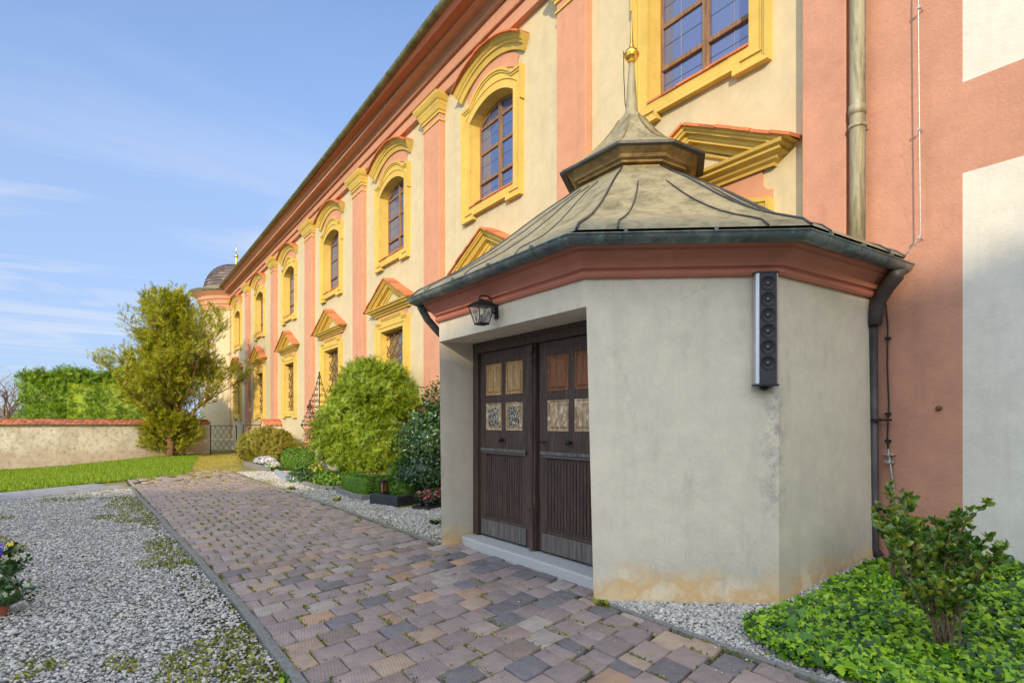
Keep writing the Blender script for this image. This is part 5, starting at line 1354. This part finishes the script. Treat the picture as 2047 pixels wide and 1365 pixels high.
# shrubs standing in the ivy
def shrub(name,label,loc,tips,leafn,size,r0=.009,seed=1):
    random.seed(seed); b=thing(name,label,'shrub',loc); mb=MB(); P=[];D=[]
    def grow(p,d,L,r,dep):
        d=Vector(d).normalized(); n=5; pts=[Vector(p)]
        for i in range(n):
            d=(d+Vector((random.gauss(0,.10),random.gauss(0,.10),.07))).normalized(); pts.append(pts[-1]+d*L/n)
        mb.tube(pts,[r*(1-.6*i/n) for i in range(n+1)],5)
        m=int(leafn*(1 if dep else .55)*L/.25)
        for _ in range(m):
            f=random.uniform(.15 if dep else .28,1.0)**.8*n; i=min(int(f),n-1); q=pts[i].lerp(pts[i+1],f-i)
            a=random.uniform(0,6.28); out=Vector((math.cos(a),math.sin(a),random.uniform(-.1,.8)))
            P.append(tuple(q)); D.append(tuple(out+d*.6))
        for _ in range(6):
            a=random.uniform(0,6.28); P.append(tuple(pts[-1])); D.append(tuple(Vector((math.cos(a),math.sin(a),.9))))
        if dep<2:
            for k in range(3 if dep==0 else 2):
                q=pts[random.randint(2,4)]; a=random.uniform(0,6.28)
                grow(q,d+Vector((math.cos(a)*.75,math.sin(a)*.75,.1)),L*random.uniform(.35,.5),r*.6,dep+1)
    for (dx,dy,dz) in tips: grow((random.gauss(0,.03),random.gauss(0,.03),0),(dx,dy,dz),Vector((dx,dy,dz)).length,r0,0)
    mb.obj('stem',M['twig'],b,smooth=True)
    P=np.array(P);D=np.array(D)
    V,F=scatter(LEAF,P,rand_rot(len(P),D,.3),size*rng.uniform(.6,1.2,len(P))); np_mesh('foliage',V,F,M['shrub'],b); return b
shrub('young_shrub','large glossy leaved evergreen shrub growing out of the ivy at the right',(4.60,1.52,.12),
   [(.0,.0,.86),(.12,-.05,.70),(-.12,.05,.72),(.25,.1,.62),(-.25,.15,.60),(.1,.25,.66),(-.05,-.2,.58),(.35,-.12,.56),(-.3,-.05,.5),(.3,.25,.5),(.15,.0,.35),(-.15,-.1,.35),(.0,.2,.35),(-.35,.2,.45),(.42,.05,.5),(.0,-.3,.45)],17,.054,seed=4)
shrub('young_shrub','slim upright young shrub with yellowing leaves at the chapel corner by the steel rod',(5.75,2.26,.15),
   [(.0,.02,.92),(.10,.05,.62),(-.12,.02,.6),(.05,-.1,.5),(-.05,.12,.55),(-.18,-.05,.42)],17,.062,seed=9)

# ================================================================== LARGE BUILDING far behind the photographer; its shadow lies on the yard
hs=thing('convent_building','tall pale plastered building with tiled roofs far behind the photographer','building',(-27.5,-27.8,0),0)
def wing(p,q,nwin,HR=18.5):
    p=Vector(p);q=Vector(q);d=(q-p).normalized();n=Vector((-d.y,d.x));L=(q-p).length
    mp=lambda u,v,z:(p.x+d.x*u+n.x*v,p.y+d.y*u+n.y*v,z)
    mb=MB(); mb.prism([(-6,-.4),(6,-.4),(6,12.5),(0,HR-.3),(-6,12.5)],0,L,lambda x,y,h:mp(h,x,y)); mb.obj('wall',M['whitewash'],hs)
    mb=MB()
    for sd in (-1,1): mb.add([mp(-.3,sd*6.6,12.0),mp(L+.3,sd*6.6,12.0),mp(L+.3,0,HR-.15),mp(-.3,0,HR-.15),mp(-.3,sd*6.6,12.15),mp(L+.3,sd*6.6,12.15),mp(L+.3,0,HR),mp(-.3,0,HR)],[(0,1,2,3),(4,5,6,7),(0,1,5,4),(0,3,7,4),(1,2,6,5)])
    mb.obj('roof',M['tile2'],hs)
    for k in range(nwin):
        for fl in range(3):
            for sd in (-1,1):
                u=L*(k+.5)/nwin; z=1.4+fl*3.7; mb=MB(); mb.prism([(u-.65,z),(u+.65,z),(u+.65,z+1.9),(u-.65,z+1.9)],5.97,6.06,lambda x,y,h:mp(x,sd*h,y)); w_=mb.obj('window',M['winwood'],hs)
                mb=MB(); mb.prism([(u-.57,z+.08),(u+.57,z+.08),(u+.57,z+1.82),(u-.57,z+1.82)],6.05,6.08,lambda x,y,h:mp(x,sd*h,y)); mb.obj('pane',M['glass'],w_)
wing((0,0),(37,-34.3),7); wing((0,0),(-42,18),6)

# ================================================================== CAMERA, LIGHT, SKY
cam=bpy.data.cameras.new('camera'); co=bpy.data.objects.new('camera',cam); COL.objects.link(co)
co.location=(0,0,1.6); co.rotation_euler=(R(90),0,R(-35.15)); cam.sensor_width=36; cam.lens=1173/2047*36; cam.shift_y=.0799; cam.clip_end=2000; cam.clip_start=.05
scene.camera=co
EL=R(18.8); AZ=R(48)
Lh=Vector((math.cos(AZ),math.sin(AZ)))           # light travels this way in plan
Ld=Vector((Lh.x*math.cos(EL),Lh.y*math.cos(EL),-math.sin(EL)))
sun=bpy.data.lights.new('sun','SUN'); so=bpy.data.objects.new('sun',sun); COL.objects.link(so)
so.rotation_euler=Ld.to_track_quat('-Z','Y').to_euler(); so.location=(-20,-20,20)
sun.energy=2.8; sun.angle=R(.6); sun.color=(1,.80,.52)
w=bpy.data.worlds.new('World'); scene.world=w; w.use_nodes=True; n=w.node_tree
bg=n.nodes['Background']
sky=n.nodes.new('ShaderNodeTexSky'); sky.sky_type='NISHITA'; sky.sun_disc=False; sky.sun_elevation=EL
sky.sun_rotation=math.atan2(-Lh.x,-Lh.y)%(2*PI); sky.altitude=400; sky.air_density=1.; sky.dust_density=.6; sky.ozone_density=1.4
tc_=n.nodes.new('ShaderNodeTexCoord')
# wispy high cloud
sx=n.nodes.new('ShaderNodeSeparateXYZ'); n.links.new(tc_.outputs['Generated'],sx.inputs[0])
zc=math_(n,'MAXIMUM',sx.outputs[2],.04); u=math_(n,'DIVIDE',sx.outputs[0],zc); v=math_(n,'DIVIDE',sx.outputs[1],zc)
cb_=n.nodes.new('ShaderNodeCombineXYZ'); n.links.new(u,cb_.inputs[0]); n.links.new(v,cb_.inputs[1])
mp=n.nodes.new('ShaderNodeMapping'); n.links.new(cb_.outputs[0],mp.inputs[0]); mp.inputs['Rotation'].default_value=(0,0,.55); mp.inputs['Scale'].default_value=(.42,.85,1); mp.inputs['Location'].default_value=(2.3,.4,0)
nz=noi(n,mp.outputs[0],1.0,8,.58,.7)
cl=ramp(n,nz,[(.47,0),(.60,.7),(.72,1)])
low=ramp(n,sx.outputs[2],[(0,.6),(.12,1.),(.28,.85),(.40,.28),(.55,.08)])
cf=math_(n,'MULTIPLY',math_(n,'MULTIPLY',cl,low),.8)
SKYS=.15
tint=mixc(n,1.,sky.outputs[0],(.84,.96,1.2),'MULTIPLY')
hz=mixc(n,ramp(n,sx.outputs[2],[(0,.85),(.12,.82),(.3,.72),(.5,.35),(.7,.0)]),tint,(1.85,2.45,3.65))
mixed=mixc(n,cf,hz,(3.3,3.6,4.25))
# unseen bright cloud added on the sunny side, behind the photographer, to fill shade
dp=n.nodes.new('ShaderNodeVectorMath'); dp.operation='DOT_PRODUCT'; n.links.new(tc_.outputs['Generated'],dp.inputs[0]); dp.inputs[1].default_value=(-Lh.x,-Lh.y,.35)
fill_veil=ramp(n,math_(n,'ADD',dp.outputs['Value'],math_(n,'MULTIPLY',math_(n,'SUBTRACT',noi(n,tc_.outputs['Generated'],3.0,6,.6),.5),.5)),[(.12,0),(.62,1)])
mixed=mixc(n,math_(n,'MULTIPLY',fill_veil,.85),mixed,(9.3,10.0,11.0))
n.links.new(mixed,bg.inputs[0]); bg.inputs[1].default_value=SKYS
scene.render.engine='CYCLES'
vs=scene.view_settings; vs.view_transform='Standard'; vs.look='None'; vs.exposure=.58; vs.gamma=1
scene.cycles.max_bounces=6
